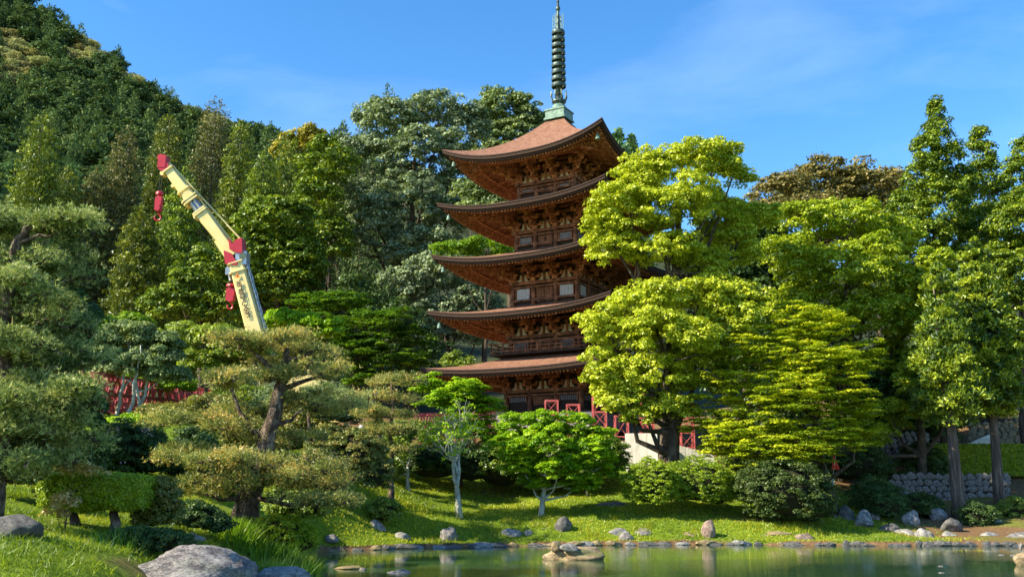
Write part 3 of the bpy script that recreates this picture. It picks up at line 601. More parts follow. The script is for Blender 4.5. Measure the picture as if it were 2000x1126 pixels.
    def bracket(P, o, l):                      # foot point, outward vector, sideways vector
        m_ = MB(); Z = np.array((0, 0, 1.0)); o = np.array(o, float); l = np.array(l, float); P = np.array(P, float); Mx = np.stack([l, o, Z], 1)
        m_.box(P + Z * .12, (.19, .19, .12), Mx)
        ol = np.linalg.norm(o); od = o / ol
        for st in range(1, 4):
            zz = .30 + .38 * (st - 1); r_ = reach * st * ol
            m_.bar(P + Z * zz - od * .1, P + Z * zz + od * (r_ + .16), .13, .17)
            m_.bar(P + Z * zz + od * reach * ol * (st - 1) - l * (.50 + .04 * st), P + Z * zz + od * reach * ol * (st - 1) + l * (.50 + .04 * st), .12, .15)
            for q in (-1, 0, 1): m_.box(P + Z * (zz + .155) + od * reach * ol * (st - 1) + l * q * (.44 + .04 * st), (.095, .095, .065), Mx)
            m_.box(P + Z * (zz + .17) + od * (r_ + .02), (.11, .11, .075), Mx)
        m_.bar(P + Z * 1.62 - od * .1, P + Z * .78 + od * (reach * ol * 3 + .75), .14, .18)     # tail rafter
        m_.bar(P + Z * .92 + od * (reach * ol * 3 + .42) - l * .55, P + Z * .92 + od * (reach * ol * 3 + .42) + l * .55, .12, .15)
        for q in (-1, 0, 1): m_.box(P + Z * 1.04 + od * (reach * ol * 3 + .42) + l * q * .48, (.09, .09, .06), Mx)
        m_.build('bracket_set', M['woodlit'], body)
    for s in range(4):
        Rm = side_rot(s)
        for xx in bx[1:3]: bracket(Rm @ (xx, -b - .02, zh), Rm @ (0, -1.0, 0), Rm @ (1.0, 0, 0))
        dg = np.array((1.0, -1.0, 0)); bracket(Rm @ (b, -b, zh), Rm @ dg, Rm @ (np.array((1.0, 1.0, 0)) / math.sqrt(2)))
    if i == 1:                                   # balcony of the second storey
        rr = b + .95; zf = z0 + .30; mbf = MB(); mbf.box((0, 0, zf - .05), (rr + .1, rr + .1, .05)); bal = mbf.build('balcony_floor', M['wooddark'], pag)
        for s in range(4):
            Rm = side_rot(s); ra = MB()
            for zz, w_ in ((.18, .06), (.42, .05), (.68, .08)): ra.box(Rm @ (0, -rr, zf + zz), tuple(np.abs(Rm @ (rr + (.3 if zz > .6 else .05), w_ / 2, w_ / 2))))
            for q in range(9): ra.box(Rm @ (-rr + 2 * rr * q / 8, -rr, zf + .33), tuple(np.abs(Rm @ (.04, .04, .33))))
            ra.build('railing', M['wood'], bal)
for i in range(5): roof_part(i); storey(i)
mb = MB(); mb.box((0, 0, .42), (4.3, 4.3, .5)); mb.box((0, 0, .95), (4.0, 4.0, .06)); mb.build('stone_base', M['rock'], pag)
# spire
def za(py): return zat(py, PG['y']) - PG['z']
mb = MB(); zb0, zb1 = za(237), za(219)
mb.box((0, 0, (zb0 + zb1) / 2), (.74, .74, (zb1 - zb0) / 2)); mb.box((0, 0, zb0 + .05), (.82, .82, .07)); mb.box((0, 0, zb1), (.80, .80, .05))
spire = mb.build('spire', M['verdigris'], pag)
mb = MB(); mb.lathe([(.58, zb1 + .04), (.56, zb1 + .26), (.46, zb1 + .46), (.34, zb1 + .56)], k=24); mb.build('bowl', M['verdigris'], spire, True)
mb = MB(); zc = za(200); mb.lathe([(.30, zb1 + .50), (.52, zc), (.50, zc + .12), (.28, zc + .16), (.30, zc + .32), (.24, zc + .40)], k=20)
for k in range(8):
    a = k * math.pi / 4; mb.tube([(.48 * math.cos(a), .48 * math.sin(a), zc + .08), (.60 * math.cos(a), .60 * math.sin(a), zc + .42), (.56 * math.cos(a), .56 * math.sin(a), zc + .78)], .05, 5)
mb.build('lotus', M['bronze'], spire)
mb = MB(); ztop = za(-10); mb.lathe([(.24, zb1 + .3), (.22, za(120)), (.19, za(70)), (.15, za(60)), (.10, za(22)), (.06, ztop)], k=14); mb.build('pole', M['bronze'], spire, True)
for k in range(9):
    zc = za(168 - k * 12.9); mb = MB(); r0 = .545 - .006 * k
    prof = [(r0 - .10, zc + .17), (r0 - .02, zc + .13), (r0 + .0, zc), (r0 - .02, zc - .12), (r0 - .09, zc - .16), (r0 - .13, zc - .10), (r0 - .08, zc), (r0 - .13, zc + .12), (r0 - .10, zc + .17)]
    mb.lathe(prof, k=24, cap=False)
    for q in range(8):
        a = q * math.pi / 4; c_, s_ = math.cos(a), math.sin(a); mb.bar((.15 * c_, .15 * s_, zc - .12), ((r0 - .08) * c_, (r0 - .08) * s_, zc - .12), .05, .05)
    mb.lathe([(.22, zc - .20), (.26, zc - .12), (.26, zc - .04), (.22, zc + .04)], k=12)
    mb.build('ring', M['bronze'], spire)
for s in range(4):                              # openwork flame fins
    Rm = side_rot(s); mb = MB(); z1, z0_ = za(28), za(60); w = .42
    P = lambda x, z: Rm @ (x, 0.0, z)
    mb.bar(P(.12, z0_), P(w, z0_ + .08), .04); mb.bar(P(w, z0_ + .08), P(w, z1 - .12), .04); mb.bar(P(w, z1 - .12), P(.30, z1), .04); mb.bar(P(.12, z1 - .25), P(w, z1 - .4), .03); mb.bar(P(.12, z0_ + .5), P(w, z0_ + .35), .03); mb.bar(P(.27, z0_ + .1), P(.27, z1 - .15), .025)
    mb.build('flame_fin', M['verdigris'], spire)
mb = MB(); zc = za(17); mb.lathe([(.05, zc - .25), (.16, zc - .14), (.17, zc + .05), (.10, zc + .22), (.05, zc + .3)], k=14); zc = za(4); mb.lathe([(.05, zc - .12), (.12, zc), (.05, zc + .14), (.02, zc + .3)], k=12); mb.build('jewel', M['bronze'], spire, True)

# ------------------------------------------------------------------ crane
YC = 58.0; s_ = mpp(YC, 500)
cr0 = at(515, 800, YC); gzc = g1(cr0[0], YC)
crane = empty('mobile_crane', (cr0[0], YC, gzc), 'cream mobile crane with red hook blocks raised behind the garden pines', 'crane')
W2L = lambda p: np.array(p) - np.array((cr0[0], YC, gzc))
def cp(px, py, dy=0): return W2L(at(px, py, YC + dy))
def beam(mb, a, b, wa, wb, da, db, off=0.0):
    """tapered box beam a->b, width w across the view, depth d along y"""
    a = np.array(a, float); b = np.array(b, float); d = (b - a) / np.linalg.norm(b - a); x = np.cross(d, (0, 1.0, 0)); x /= np.linalg.norm(x); y = np.cross(d, x)
    V = []
    for p, w, dd in ((a, wa, da), (b, wb, db)):
        for sx, sy in ((-1, -.7), (-.8, -1), (.8, -1), (1, -.7), (1, .7), (.8, 1), (-.8, 1), (-1, .7)): V.append(p + x * sx * w / 2 + y * sy * dd / 2)
    F = [(j, (j + 1) % 8, 8 + (j + 1) % 8, 8 + j) for j in range(8)] + [tuple(range(8))[::-1], tuple(range(8, 16))]
    mb.add(V, F)
boomA, boomB = cp(518, 715), cp(463, 513)
mb = MB(); beam(mb, boomA, boomB, 1.04, .88, .95, .85); boom = mb.build('boom', M['boom'], crane)
bd = (boomB - boomA) / np.linalg.norm(boomB - boomA); bxv = np.cross(bd, (0, 1.0, 0)); bxv /= np.linalg.norm(bxv)
if bxv[0] < 0: bxv = -bxv
mb = MB()
for f in np.linspace(.18, .92, 14):                 # cable guides and hoses up the right edge
    p = boomA + (boomB - boomA) * f + bxv * .60; mb.box(p, (.07, .10, .10))
mb.tube([boomA + (boomB - boomA) * f + bxv * (.66 + .03 * math.sin(f * 40)) for f in np.linspace(.05, .98, 18)], .035, 5); mb.tube([boomA + (boomB - boomA) * f + bxv * (.60) + np.array((0, -.2, 0)) for f in np.linspace(.05, .98, 10)], .03, 5)
mb.build('hose_run', M['steel'], boom)
mb = MB()                                           # boom collar near its head
for f in (.90, .985): beam(mb, boomA + (boomB - boomA) * f, boomA + (boomB - boomA) * (f + .012), 1.10, 1.10, 1.02, 1.02)
mb.build('collar', M['boom'], boom)
# jib
jA, jB = cp(459, 500), cp(322, 322)
def jp(f, off=0.0, dy=0.0):
    d = (jB - jA) / np.linalg.norm(jB - jA); x = np.cross(d, (0, 1.0, 0)); x /= np.linalg.norm(x); x = x if x[0] > 0 else -x
    return jA + (jB - jA) * f + x * off + np.array((0, dy, 0))
mb = MB(); beam(mb, jp(0, 0, -.1), jp(.47), .54, .80, .6, .75); jib = mb.build('jib', M['boom'], crane)
mb = MB(); beam(mb, jp(.44), jp(.60), .56, .56, .55, .55); mb.tube([jp(.45, .14, -.32), jp(.60, .14, -.32)], .10, 8); mb.tube([jp(.45, -.10, -.32), jp(.60, -.10, -.32)], .09, 8); mb.build('inner_section', M['steel'], jib)
mb = MB(); beam(mb, jp(.585), jp(.97), .76, .56, .7, .55); mb.build('jib_tip_section', M['boom'], jib)
mb = MB()
for f, w in ((.455, 1.02), (.475, 1.0), (.585, 1.12), (.61, 1.18), (.70, .92), (.93, .82)): beam(mb, jp(f), jp(f + .014), w, w, w * .9, w * .9)
mb.tube([jp(.63, 0, -.5), jp(.63, 0, .5)], .34, 12); mb.tube([jp(.46, -.45, -.3), jp(.46, -.45, .3)], .12, 8)
mb.build('jib_collar', M['boom'], jib)
mb = MB(); beam(mb, jp(-.02, -.42), jp(.20, -.34), .30, .24, .3, .25); mb.build('tension_strut', M['boom'], jib)
mb = MB(); mb.tube([jp(.985, -.10, -.34), jp(.985, -.10, .34)], .34, 14); mb.box(jp(1.02, .02), (.24, .37, .40)); mb.tube([jp(1.06, .1, -.3), jp(1.06, .1, .3)], .2, 12); mb.build('jib_head_sheave', M['redpaint'], jib)
mb = MB(); mb.tube([jp(.94, -.42, -.25), jp(.94, -.42, .25)], .15, 10); mb.tube([jp(.80, -.40, -.2), jp(.80, -.40, .2)], .11, 10); mb.build('guide_roller', M['boom'], jib)
# red brackets at the joint
def redblock(pts, name, y0=-.5, y1=.5):
    m_ = MB(); n = len(pts); Vp = [cp(px_, py_) + np.array((0, yy, 0)) for yy in (y0, y1) for px_, py_ in pts]
    m_.add(Vp, [tuple(range(n)), tuple(range(2 * n - 1, n - 1, -1))] + [(q, n + q, n + (q + 1) % n, (q + 1) % n) for q in range(n)]); return m_.build(name, M['redpaint'], crane)
redblock([(441, 492), (456, 498), (468, 517), (466, 521), (444, 518)], 'jib_bracket')
redblock([(451, 470), (458, 480), (465, 472), (477, 468), (478, 498), (466, 497), (453, 490)], 'mast_bracket', -.55, .45)
mb = MB(); mb.box(cp(474, 506), (.34, .42, .42)); mb.tube([cp(474, 500, -.5), cp(474, 500, .5)], .22, 10); mb.bar(cp(480, 492), cp(484, 530), .16); mb.build('joint_machinery', M['steel'], crane)
mb = MB(); mb.tube([jp(1.0, .30), cp(473, 470)], .055, 7); mb.build('pendant_rod', M['boom'], crane)
mb = MB(); mb.tube([jp(.63, .42), cp(452, 470)], .05, 7); mb.build('inner_pendant_rod', M['boom'], crane)
# warning text down the boom and its triangle
bm_ang = math.atan2(bd[0], bd[2])
chars = "吊り荷の下に入るな"
for k, ch in enumerate(chars):
    cu = bpy.data.curves.new('lettering', 'FONT'); cu.body = ch; cu.size = .34; cu.align_x = 'CENTER'; cu.align_y = 'CENTER'; cu.extrude = .004; cu.offset = .009
    o_ = bpy.data.objects.new('lettering', cu); C.objects.link(o_); bpy.context.view_layer.update(); lm_ = bpy.data.meshes.new_from_object(o_.evaluated_get(bpy.context.evaluated_depsgraph_get())); bpy.data.objects.remove(o_); o = link('lettering', lm_, boom); f0 = np.array(cp(471.5, 558)); f1 = np.array(cp(488.5, 620))
    p = f0 + (f1 - f0) * k / 8; o.location = (p[0], -.53, p[2]); o.rotation_euler = (R(90), bm_ang * .9, 0); lm_.materials.clear(); lm_.materials.append(M['ink'])
mb = MB(); q = cp(468, 541); 
mb.add([q + np.array((-.16, -.52, -.13)), q + np.array((.16, -.52, -.13)), q + np.array((0, -.52, .17))], [(0, 1, 2)]); mb.build('warning_triangle', M['cloth_orange'], boom)
mb = MB(); mb.bar(cp(468, 544) + (0, -.525, 0), cp(468, 539) + (0, -.525, 0), .035, .005); mb.build('warning_mark', M['ink'], boom)
# hook blocks hang from ropes, part of the crane
def hook(px, py0, py1, anchor, wide, nm):
    m_ = MB(); a = cp(px, py0); b = cp(px, py1); h = a[2] - b[2]
    m_.lathe([(.05, a[2]), (wide * .55, a[2] - h * .04), (wide * .6, a[2] - h * .12), (wide * .3, a[2] - h * .16), (wide * .3, a[2] - h * .22)], (a[0], a[1], 0), 12)
    m_.box((a[0], a[1], a[2] - h * .42), (wide * .5, .16, h * .22)); m_.tube([(a[0], a[1] - .2, a[2] - h * .42), (a[0], a[1] + .2, a[2] - h * .42)], wide * .5, 12); m_.tube([(a[0], a[1] - .215, a[2] - h * .58), (a[0], a[1] + .215, a[2] - h * .58)], wide * .42, 12)
    hb_ = m_.build(nm, M['redpaint'], crane)
    m_ = MB(); c = np.array((a[0], a[1], a[2] - h * .86)); m_.tube([c + (0, 0, h * .14)] + [c + np.array((math.sin(t), 0, math.cos(t))) * h * .10 for t in np.linspace(.3, 5.2, 12)], .05, 6); m_.build('hook', M['redpaint'], hb_)
    m_ = MB()
    for dx in (-.06, .06): m_.tube([(a[0] + dx, a[1], a[2]), np.array(anchor) + (dx, 0, 0)], .024, 5)
    m_.build('rope', M['black'], hb_)
hook(312, 373, 433, jp(.99, -.25), .40, 'hook_block'); hook(452, 553, 605, cp(449, 512), .52, 'hook_block')
mb = MB(); mb.box(cp(447, 530), (.16, .2, .22)); mb.tube([cp(446, 521), cp(450, 548)], .08, 6); mb.build('hook_stay', M['steel'], crane)
# superstructure and carrier
cb = np.array((0.2, 0.4, 0))
mb = MB(); mb.box(cb + (0, .6, 1.05), (4.6, 1.3, .32)); mb.box(cb + (3.6, .6, 1.6), (1.0, 1.25, .4)); mb.build('carrier', M['boom'], crane)
for xx in (-3.4, -1.9, 1.9, 3.4):
    for yy in (-.75, 1.95):
        m_ = MB(); m_.tube([cb + (xx, yy - .2, .62), cb + (xx, yy + .2, .62)], .62, 16); w = m_.build('wheel', M['black'], crane); m_ = MB(); m_.tube([cb + (xx, yy - .22, .62), cb + (xx, yy + .22, .62)], .3, 12); m_.build('rim', M['boom'], w)
mb = MB(); mb.lathe([(1.1, 1.38), (1.1, 1.6)], tuple(cb + (0, .6, 0)), 20); mb.box(cb + (1.2, .6, 2.3), (1.9, 1.1, .55)); mb.box(cb + (2.9, .6, 2.5), (.6, 1.2, .7)); mb.build('turntable', M['boom'], crane)
mb = MB(); mb.box(cb + (-1.3, -.5, 2.4), (.95, .55, .85)); cab = mb.build('cab', M['boom'], crane); mb = MB(); mb.box(cb + (-1.3, -1.07, 2.6), (.8, .02, .5)); mb.box(cb + (-2.27, -.5, 2.6), (.02, .45, .5)); mb.build('window', M['glass'], cab)
mb = MB(); beam(mb, cb + (.9, .6, 2.3), boomA, 1.14, 1.12, 1.0, 1.0); mb.tube([cb + (-.6, .6, 1.8), boomA + (boomB - boomA) * .05 + (-.4, 0, 0)], .22, 10); mb.build('boom_foot', M['boom'], crane)
for xx in (-4.2, 4.2):
    m_ = MB(); m_.box(cb + (xx, .6, .9), (.22, 2.3, .2)); m_.box(cb + (xx, -1.6, .45), (.12, .12, .45)); m_.box(cb + (xx, 2.8, .45), (.12, .12, .45)); m_.box(cb + (xx, -1.6, .05), (.35, .35, .05)); m_.box(cb + (xx, 2.8, .05), (.35, .35, .05)); m_.build('outrigger', M['boom'], crane)

# ------------------------------------------------------------------ steel lattice frames and scaffolding
def lattice(mb, a, b, w, h, bays, t=.06):
    """box truss along a->b (a, b at the top centre line)"""
    a = np.array(a, float); b = np.array(b, float); d = unit(b - a); x = unit(np.cross(d, (0, 0, 1.0))); dn = np.array((0, 0, -h))
    for k in range(bays + 1):
        p = a + (b - a) * k / bays
        for s in (-1, 1): mb.bar(p + x * s * w / 2, p + x * s * w / 2 + dn, t * .8)
        mb.bar(p - x * w / 2, p + x * w / 2, t * .8); mb.bar(p - x * w / 2 + dn, p + x * w / 2 + dn, t * .8)
        if k < bays:
            q = a + (b - a) * (k + 1) / bays
            for s in (-1, 1):
                mb.bar(p + x * s * w / 2, q + x * s * w / 2, t * 1.3); mb.bar(p + x * s * w / 2 + dn, q + x * s * w / 2 + dn, t * 1.3)
                m_ = (p + q) / 2; mb.bar(p + x * s * w / 2 + dn, m_ + x * s * w / 2, t * .7); mb.bar(m_ + x * s * w / 2, q + x * s * w / 2 + dn, t * .7)
            mb.bar(p - x * w / 2 + dn, q + x * w / 2 + dn, t * .6)
def tower(mb, x, y, z0, z1, w, t=.06, n=None):
    n = n or max(2, int((z1 - z0) / .9))
    for k in range(n + 1):
        z = z0 + (z1 - z0) * k / n
        c = [(x + sx * w / 2, y + sy * w / 2, z) for sx, sy in ((-1, -1), (1, -1), (1, 1), (-1, 1))]
        for q in range(4):
            mb.bar(c[q], c[(q + 1) % 4], t * .8)
            if k < n:
                z2 = z0 + (z1 - z0) * (k + 1) / n; mb.bar(c[q], (c[q][0], c[q][1], z2), t * 1.2); e = c[(q + 1) % 4] if k % 2 else c[q]; f = c[q] if k % 2 else c[(q + 1) % 4]; mb.bar(e, (f[0], f[1], z2), t * .6)
A, B = at(150, 728, 44), at(388, 762, 60); gA = g1(A[0], 44)
t = empty('steel_frame_bridge', (A[0], A[1], gA), 'long dark red steel lattice bridge seen behind the grey trunked tree', 'steel bridge')
O = np.array((A[0], A[1], gA)); mb = MB(); lattice(mb, A - O, B - O, 1.6, .85, 16, .09); mb.build('upper_truss', M['trussdark'], t)
mb = MB(); lattice(mb, A - O + (0, 0, -.95), B - O + (0, 0, -.75), 1.6, .7, 14, .09); mb.build('lower_truss', M['trussdark'], t)
for f in (.22, .40, .55, .72, .93):
    p = A + (B - A) * f - O; zg = g1(p[0] + O[0], p[1] + O[1]) - O[2]; m_ = MB(); tower(m_, p[0], p[1], zg - .05, p[2] - 1.7, 1.3, .08); m_.build('lattice_leg', M['trussdark'], t)
mb = MB(); d_ = (B - A); mb.bar(A - O + (0, 0, .08), B - O + (0, 0, .08), .5, .05); mb.build('deck', M['trussdark'], t)
A, B = at(805, 809, 58), at(960, 806, 60); g_ = g1(A[0], A[1]); O = np.array((A[0], A[1], g_))
t = empty('steel_frame_bridge', tuple(O), 'short pinkish red steel lattice bridge left of the pagoda foot behind the maples', 'steel bridge')
mb = MB(); lattice(mb, A - O, B - O, 1.2, .75, 9, .07); mb.build('upper_truss', M['truss'], t)
mb = MB(); lattice(mb, A - O + (0.9, 0, -.85), B - O + (0, 0, -.85), 1.2, .4, 8, .07); mb.build('lower_truss', M['truss'], t)
for f in (.2, .7):
    p = A + (B - A) * f - O; m_ = MB(); tower(m_, p[0], p[1], g1(p[0] + O[0], p[1] + O[1]) - O[2] - .05, p[2] - 1.25, .9, .06); m_.build('lattice_leg', M['truss'], t)
SC = [(1077, 782, 57.0, 'red scaffold tower left of the others, half hidden by the bright maple top'), (1119, 790, 56.8, 'red scaffold tower second from the left above the bright maple'),
      (1170, 774, 56.0, 'tall red scaffold tower directly left of the bright green camphor crown'), (1213, 812, 55.6, 'low red scaffold tower just left of the white concrete wall'),
      (1252, 820, 55.8, 'red scaffold tower standing behind the top of the white concrete wall'), (1262, 770, 58.0, 'red scaffold tower hidden mostly by the camphor leaves'),
      (1339, 788, 55.6, 'tall red scaffold tower right of the camphor trunk')]
for px, py, Y, lab in SC:
    p = at(px, py, Y); g_ = g1(p[0], Y); t = empty('scaffold_tower', (p[0], Y, g_), lab, 'scaffold tower', 'red scaffold towers round the pagoda foot')
    n = 4
    for sx, sy in ((-1, -1), (1, -1), (1, 1), (-1, 1)): m_ = MB(); m_.bar((sx * .36, sy * .36, -.05), (sx * .36, sy * .36, p[2] - g_), .07); m_.build('upright', M['truss'], t)
    h = p[2] - g_; n = max(2, int(h / .8)); m_ = MB()
    for k in range(n + 1):
        z = h * k / n
        for q in range(4):
            c = [(-.36, -.36), (.36, -.36), (.36, .36), (-.36, .36)]; a_, b_ = c[q], c[(q + 1) % 4]; m_.bar((*a_, z), (*b_, z), .05)
            if k < n: e, f = (a_, b_) if (k + q) % 2 else (b_, a_); m_.bar((*e, z), (*f, z + h / n), .04)
    m_.build('bracing', M['truss'], t)
# white board-marked concrete wall
A = at(1221, 846, 53.4); B = at(1283, 846, 53.4); g_ = g1((A[0] + B[0]) / 2, 53.4)
wl = empty('concrete_wall', ((A[0] + B[0]) / 2, 53.4, g_ - .3), 'bright white concrete wall block lit by the sun below the scaffold', 'concrete wall', rz=R(-8))
w_ = (B[0] - A[0]) / 2; h_ = A[2] - g_ + .3; nb = 9
for k in range(nb):                                # shuttering boards leave panels
    m_ = MB(); x_ = -w_ + 2 * w_ * (k + .5) / nb; m_.box((x_, -.003 * (k % 3), h_ / 2), (w_ / nb - .0015, .30, h_ / 2)); m_.build('board_panel', M['concrete'], wl)
A = at(1316, 868, 53.9); B = at(1392, 880, 53.9); g_ = g1((A[0] + B[0]) / 2, 53.9)
wl = empty('concrete_wall', ((A[0] + B[0]) / 2, 53.9, g_ - .3), 'grey shaded concrete wall to the right of the camphor trunk', 'concrete wall')
w_ = (B[0] - A[0]) / 2; h_ = A[2] - g_ + .3
for k in range(11): m_ = MB(); x_ = -w_ + 2 * w_ * (k + .5) / 11; m_.box((x_, -.003 * (k % 3), h_ / 2 - .05 * k / 2), (w_ / 11 - .006, .2, h_ / 2 - .05 * k / 2)); m_.build('board_panel', M['concrete'], wl)
A = at(1205, 862, 54.6); m_ = MB(); g_ = g1(A[0], 54.6); m_.box((A[0], 54.6, (A[2] + g_) / 2 - .2), (.9, .2, (A[2] - g_) / 2 + .2)); props(m_.build('concrete_wall', M['concrete']), 'low grey concrete wall stub left of the white wall', 'concrete wall')
# ------------------------------------------------------------------ rocks
def rock_mesh(seed, sub=3, cuts=7, rough=0.10):
    rng = np.random.default_rng(seed); bm = bmesh.new(); bmesh.ops.create_icosphere(bm, subdivisions=sub, radius=1.0)
    P = np.array([v.co[:] for v in bm.verts]); D = unit(P)
    for k in range(cuts):
        n = rdir(rng, 1)[0]; d = rng.uniform(.55, .85); over = np.maximum(P @ n - d, 0); P = P - over[:, None] * n * .92
    for k in range(5):
        f = rng.uniform(1.5, 7) ; ph = rng.uniform(0, 6, 3); a = rdir(rng, 3); P = P + D * (rough / (1 + k * .6) * np.sin(f * P @ a[0] + ph[0]) * np.sin(f * P @ a[1] + ph[1]))[:, None]
    P += D * (rng.normal(size=len(P)) * .012)[:, None]
    for v, p in zip(bm.verts, P): v.co = p
    me = bpy.data.meshes.new('rock'); bm.to_mesh(me); bm.free(); mx_ = np.abs(P).max(0)
    co = (P / mx_).astype(np.float32); me.vertices.foreach_set('co', co.ravel())
    if sub >= 3: me.polygons.foreach_set('use_smooth', np.ones(len(me.polygons), bool))
    me.update(); return me
rock_cache = {}
def rock(px0, px1, py0, py1, Y, label, m='rock', name='boulder', cat='boulder', group=None, seed=None, depth=.8, sub=3, sink=.25, rot=None):
    """rock that spans these photo px at distance Y"""
    seed = seed if seed is not None else int(px0 * 7 + py0); a = at(px0, py1, Y); b = at(px1, py0, Y); w = (b[0] - a[0]) / 2; h = (b[2] - a[2]) / 2
    me = rock_mesh(seed, sub); o = link(name, me, mat=M[m]); h2 = h * (1 + sink); o.scale = (w, w * depth, h2); o.location = ((a[0] + b[0]) / 2, Y + w * depth * .3, b[2] - h2)
    return props(o, label, cat, group)
rock(205, 498, 1062, 1185, 17.5, 'big rounded grey boulder at the bottom edge of the picture', sub=5, depth=.75, seed=6, sink=.1)
rock(85, 245, 1110, 1135, 16.5, 'long low pale kerb stone left of the big front boulder', 'rock', 'stone_slab', 'stone', depth=.25, seed=8, sub=4)
rock(495, 612, 1106, 1140, 19.5, 'low blue grey stone right of the big front boulder at the water', 'rockblue', depth=.5, seed=9)
rock(-44, 90, 1002, 1072, 16.0, 'dark shaded boulder at the left edge below the grass slope', 'rockdark', depth=.6, sub=4, seed=12)  # darkest rock colour used here to paint in the boulder's shade
rock(357, 402, 1038, 1058, 22, 'small grey blue stone in the grass behind the big boulder', 'rockblue', seed=13)
rock(717, 761, 1013, 1060, 41.2, 'upright grey standing stone with pale lichen beside the small round shrub', 'rockblue', seed=14, depth=.6)
rock(762, 802, 1038, 1060, 41.0, 'low pale grey stone at the foot of the upright stone', 'rockblue', seed=15)
rock(854, 894, 1028, 1058, 41.6, 'light pinkish angular stone alone on the bright grass bank', 'rock', seed=16)
rock(634, 664, 1042, 1060, 38.5, 'small pointed grey stone at the left end of the far shore', 'rock', seed=17)
rock(978, 1022, 1031, 1052, 43.0, 'low blue grey stone in the grass below the white barked tree', 'rockblue', seed=18)
rock(1022, 1042, 1034, 1050, 43.2, 'small pale stone touching the low blue grey stone', 'rockblue', seed=19)
rock(1083, 1119, 1007, 1048, 43.6, 'dark upright stone standing below the short grey trunk', 'rockdark', seed=20, depth=.6)
rock(1042, 1082, 1030, 1050, 43.8, 'flat dark stone left of the dark upright stone', 'rockdark', seed=21)
rock(1160, 1241, 974, 1008, 47.5, 'wide dark mound like rock on the lawn left of the clipped domes', 'rockdark', seed=22)
rock(1183, 1232, 1030, 1050, 43.8, 'left one of two flat blue grey stones low on the bank', 'rockblue', seed=23)
rock(1234, 1282, 1030, 1052, 43.8, 'right one of two flat dark stones low on the bank', 'rock', seed=24)
rock(1370, 1402, 1014, 1050, 43.6, 'upright sunlit brown stone near the bare earth patch', 'rockred', seed=25, depth=.7)
rock(1322, 1372, 1038, 1053, 43.8, 'flat reddish stone left of the upright sunlit stone', 'rockred', seed=26)
rock(1463, 1560, 1035, 1056, 43.8, 'long flat sunlit slab on the shore under the big dark shrub', 'rockwarm', seed=27, depth=.35)
rock(1548, 1590, 1031, 1068, 43.2, 'reddish boulder at the end of the long flat slab', 'rockred', seed=28)
rock(1290, 1320, 1030, 1050, 44, 'dark round stone between the bank slabs and the upright sunlit stone', 'rockdark', seed=29)
rock(1790, 1828, 1030, 1064, 44.5, 'pale speckled rough boulder low on the shaded right bank', 'rockblue', seed=30, sub=4)
rock(1838, 1880, 1008, 1038, 46, 'round dark boulder beside the left cedar trunk foot', 'rockdark', seed=31)
rock(1765, 1800, 995, 1028, 47, 'grey boulder with a flat top above the pale speckled boulder', 'rockblue', seed=32)
rock(1912, 1962, 1038, 1066, 44.5, 'square blocky grey boulder at the right shoreline', 'rockblue', seed=33)
rock(1964, 2030, 1038, 1068, 44.0, 'large grey boulder cut by the right picture edge at the shoreline', 'rock', seed=34)
rock(1630, 1668, 985, 1035, 47.5, 'left dark boulder below the white notice board', 'rockdark', seed=35)
rock(1668, 1705, 990, 1035, 47.0, 'right grey boulder below the white notice board', 'rockblue', seed=36)
rock(1590, 1612, 1015, 1045, 46, 'small dark boulder between the big shrub and the shaded bank', 'rockdark', seed=37)
rock(1715, 1765, 1020, 1050, 45.6, 'low wide rock in the middle of the shaded right bank', 'rockdark', seed=38)
rock(1885, 1912, 995, 1018, 50, 'small pale round stone between the two cedar trunks', 'rock', seed=39)
rock(1670, 1712, 1012, 1030, 46, 'thin grey slab lying on the dark slope', 'rock', seed=40, depth=.5)
rng = np.random.default_rng(77)
rock_extra = [(1745, 1790, 1032, 1052, 45, 'wide grey rock left of the pale speckled boulder', 'rockblue'), (1640, 1690, 1030, 1052, 45.3, 'low grey rock on the dark slope under the notice board', 'rockblue'), (1700, 1722, 1000, 1024, 48, 'narrow upright grey rock behind the dark slope', 'rock'), (1810, 1850, 990, 1014, 49, 'rounded grey rock left of the left cedar trunk foot', 'rockblue'), (1598, 1650, 1000, 1024, 47.4, 'dark jagged rock right of the big dark shrub', 'rockdark'), (1838, 1875, 1036, 1056, 45, 'flat grey rock right of the pale speckled boulder', 'rockblue'), (1925, 1960, 1006, 1026, 48.5, 'small rock in front of the far right cedar trunk', 'rock'), (1205, 1240, 1040, 1056, 43, 'small pinkish stone low on the grass near the pond rock', 'rock')]
for q in rock_extra: rock(*q[:5], q[5], q[6])
xs = list(np.cumsum([650] + [float(v) for v in rng.choice([14, 20, 26, 34, 46], 50)]))
for k, x in enumerate(xs):
    py = np.interp(x, [640, 700, 780, 870, 1000, 1180, 1330, 1450, 1585, 1700, 2000], [1076, 1074, 1071, 1068, 1066, 1064, 1063, 1063, 1064, 1065, 1065]); w = rng.uniform(8, 24) * (1.4 if x < 950 else 1.0); sp_ = shore_pt(x, py)
    right = x > 1595
    rock(x - w, x + w, py - rng.uniform(5, 11), py + 3, sp_[1] - .12, ('low flat dark stone edging the shaded right shore' if right else 'low flat stone in the row that edges the sunny far shore'), ('rockdark' if right else rng.choice(['rockblue', 'rockdark', 'rockdark', 'rockwarm'])), 'edging_stone', 'edging stone', ('edging stones of the shaded shore' if right else 'edging stones of the sunny shore'), seed=200 + k % 8, depth=.5, sub=2)
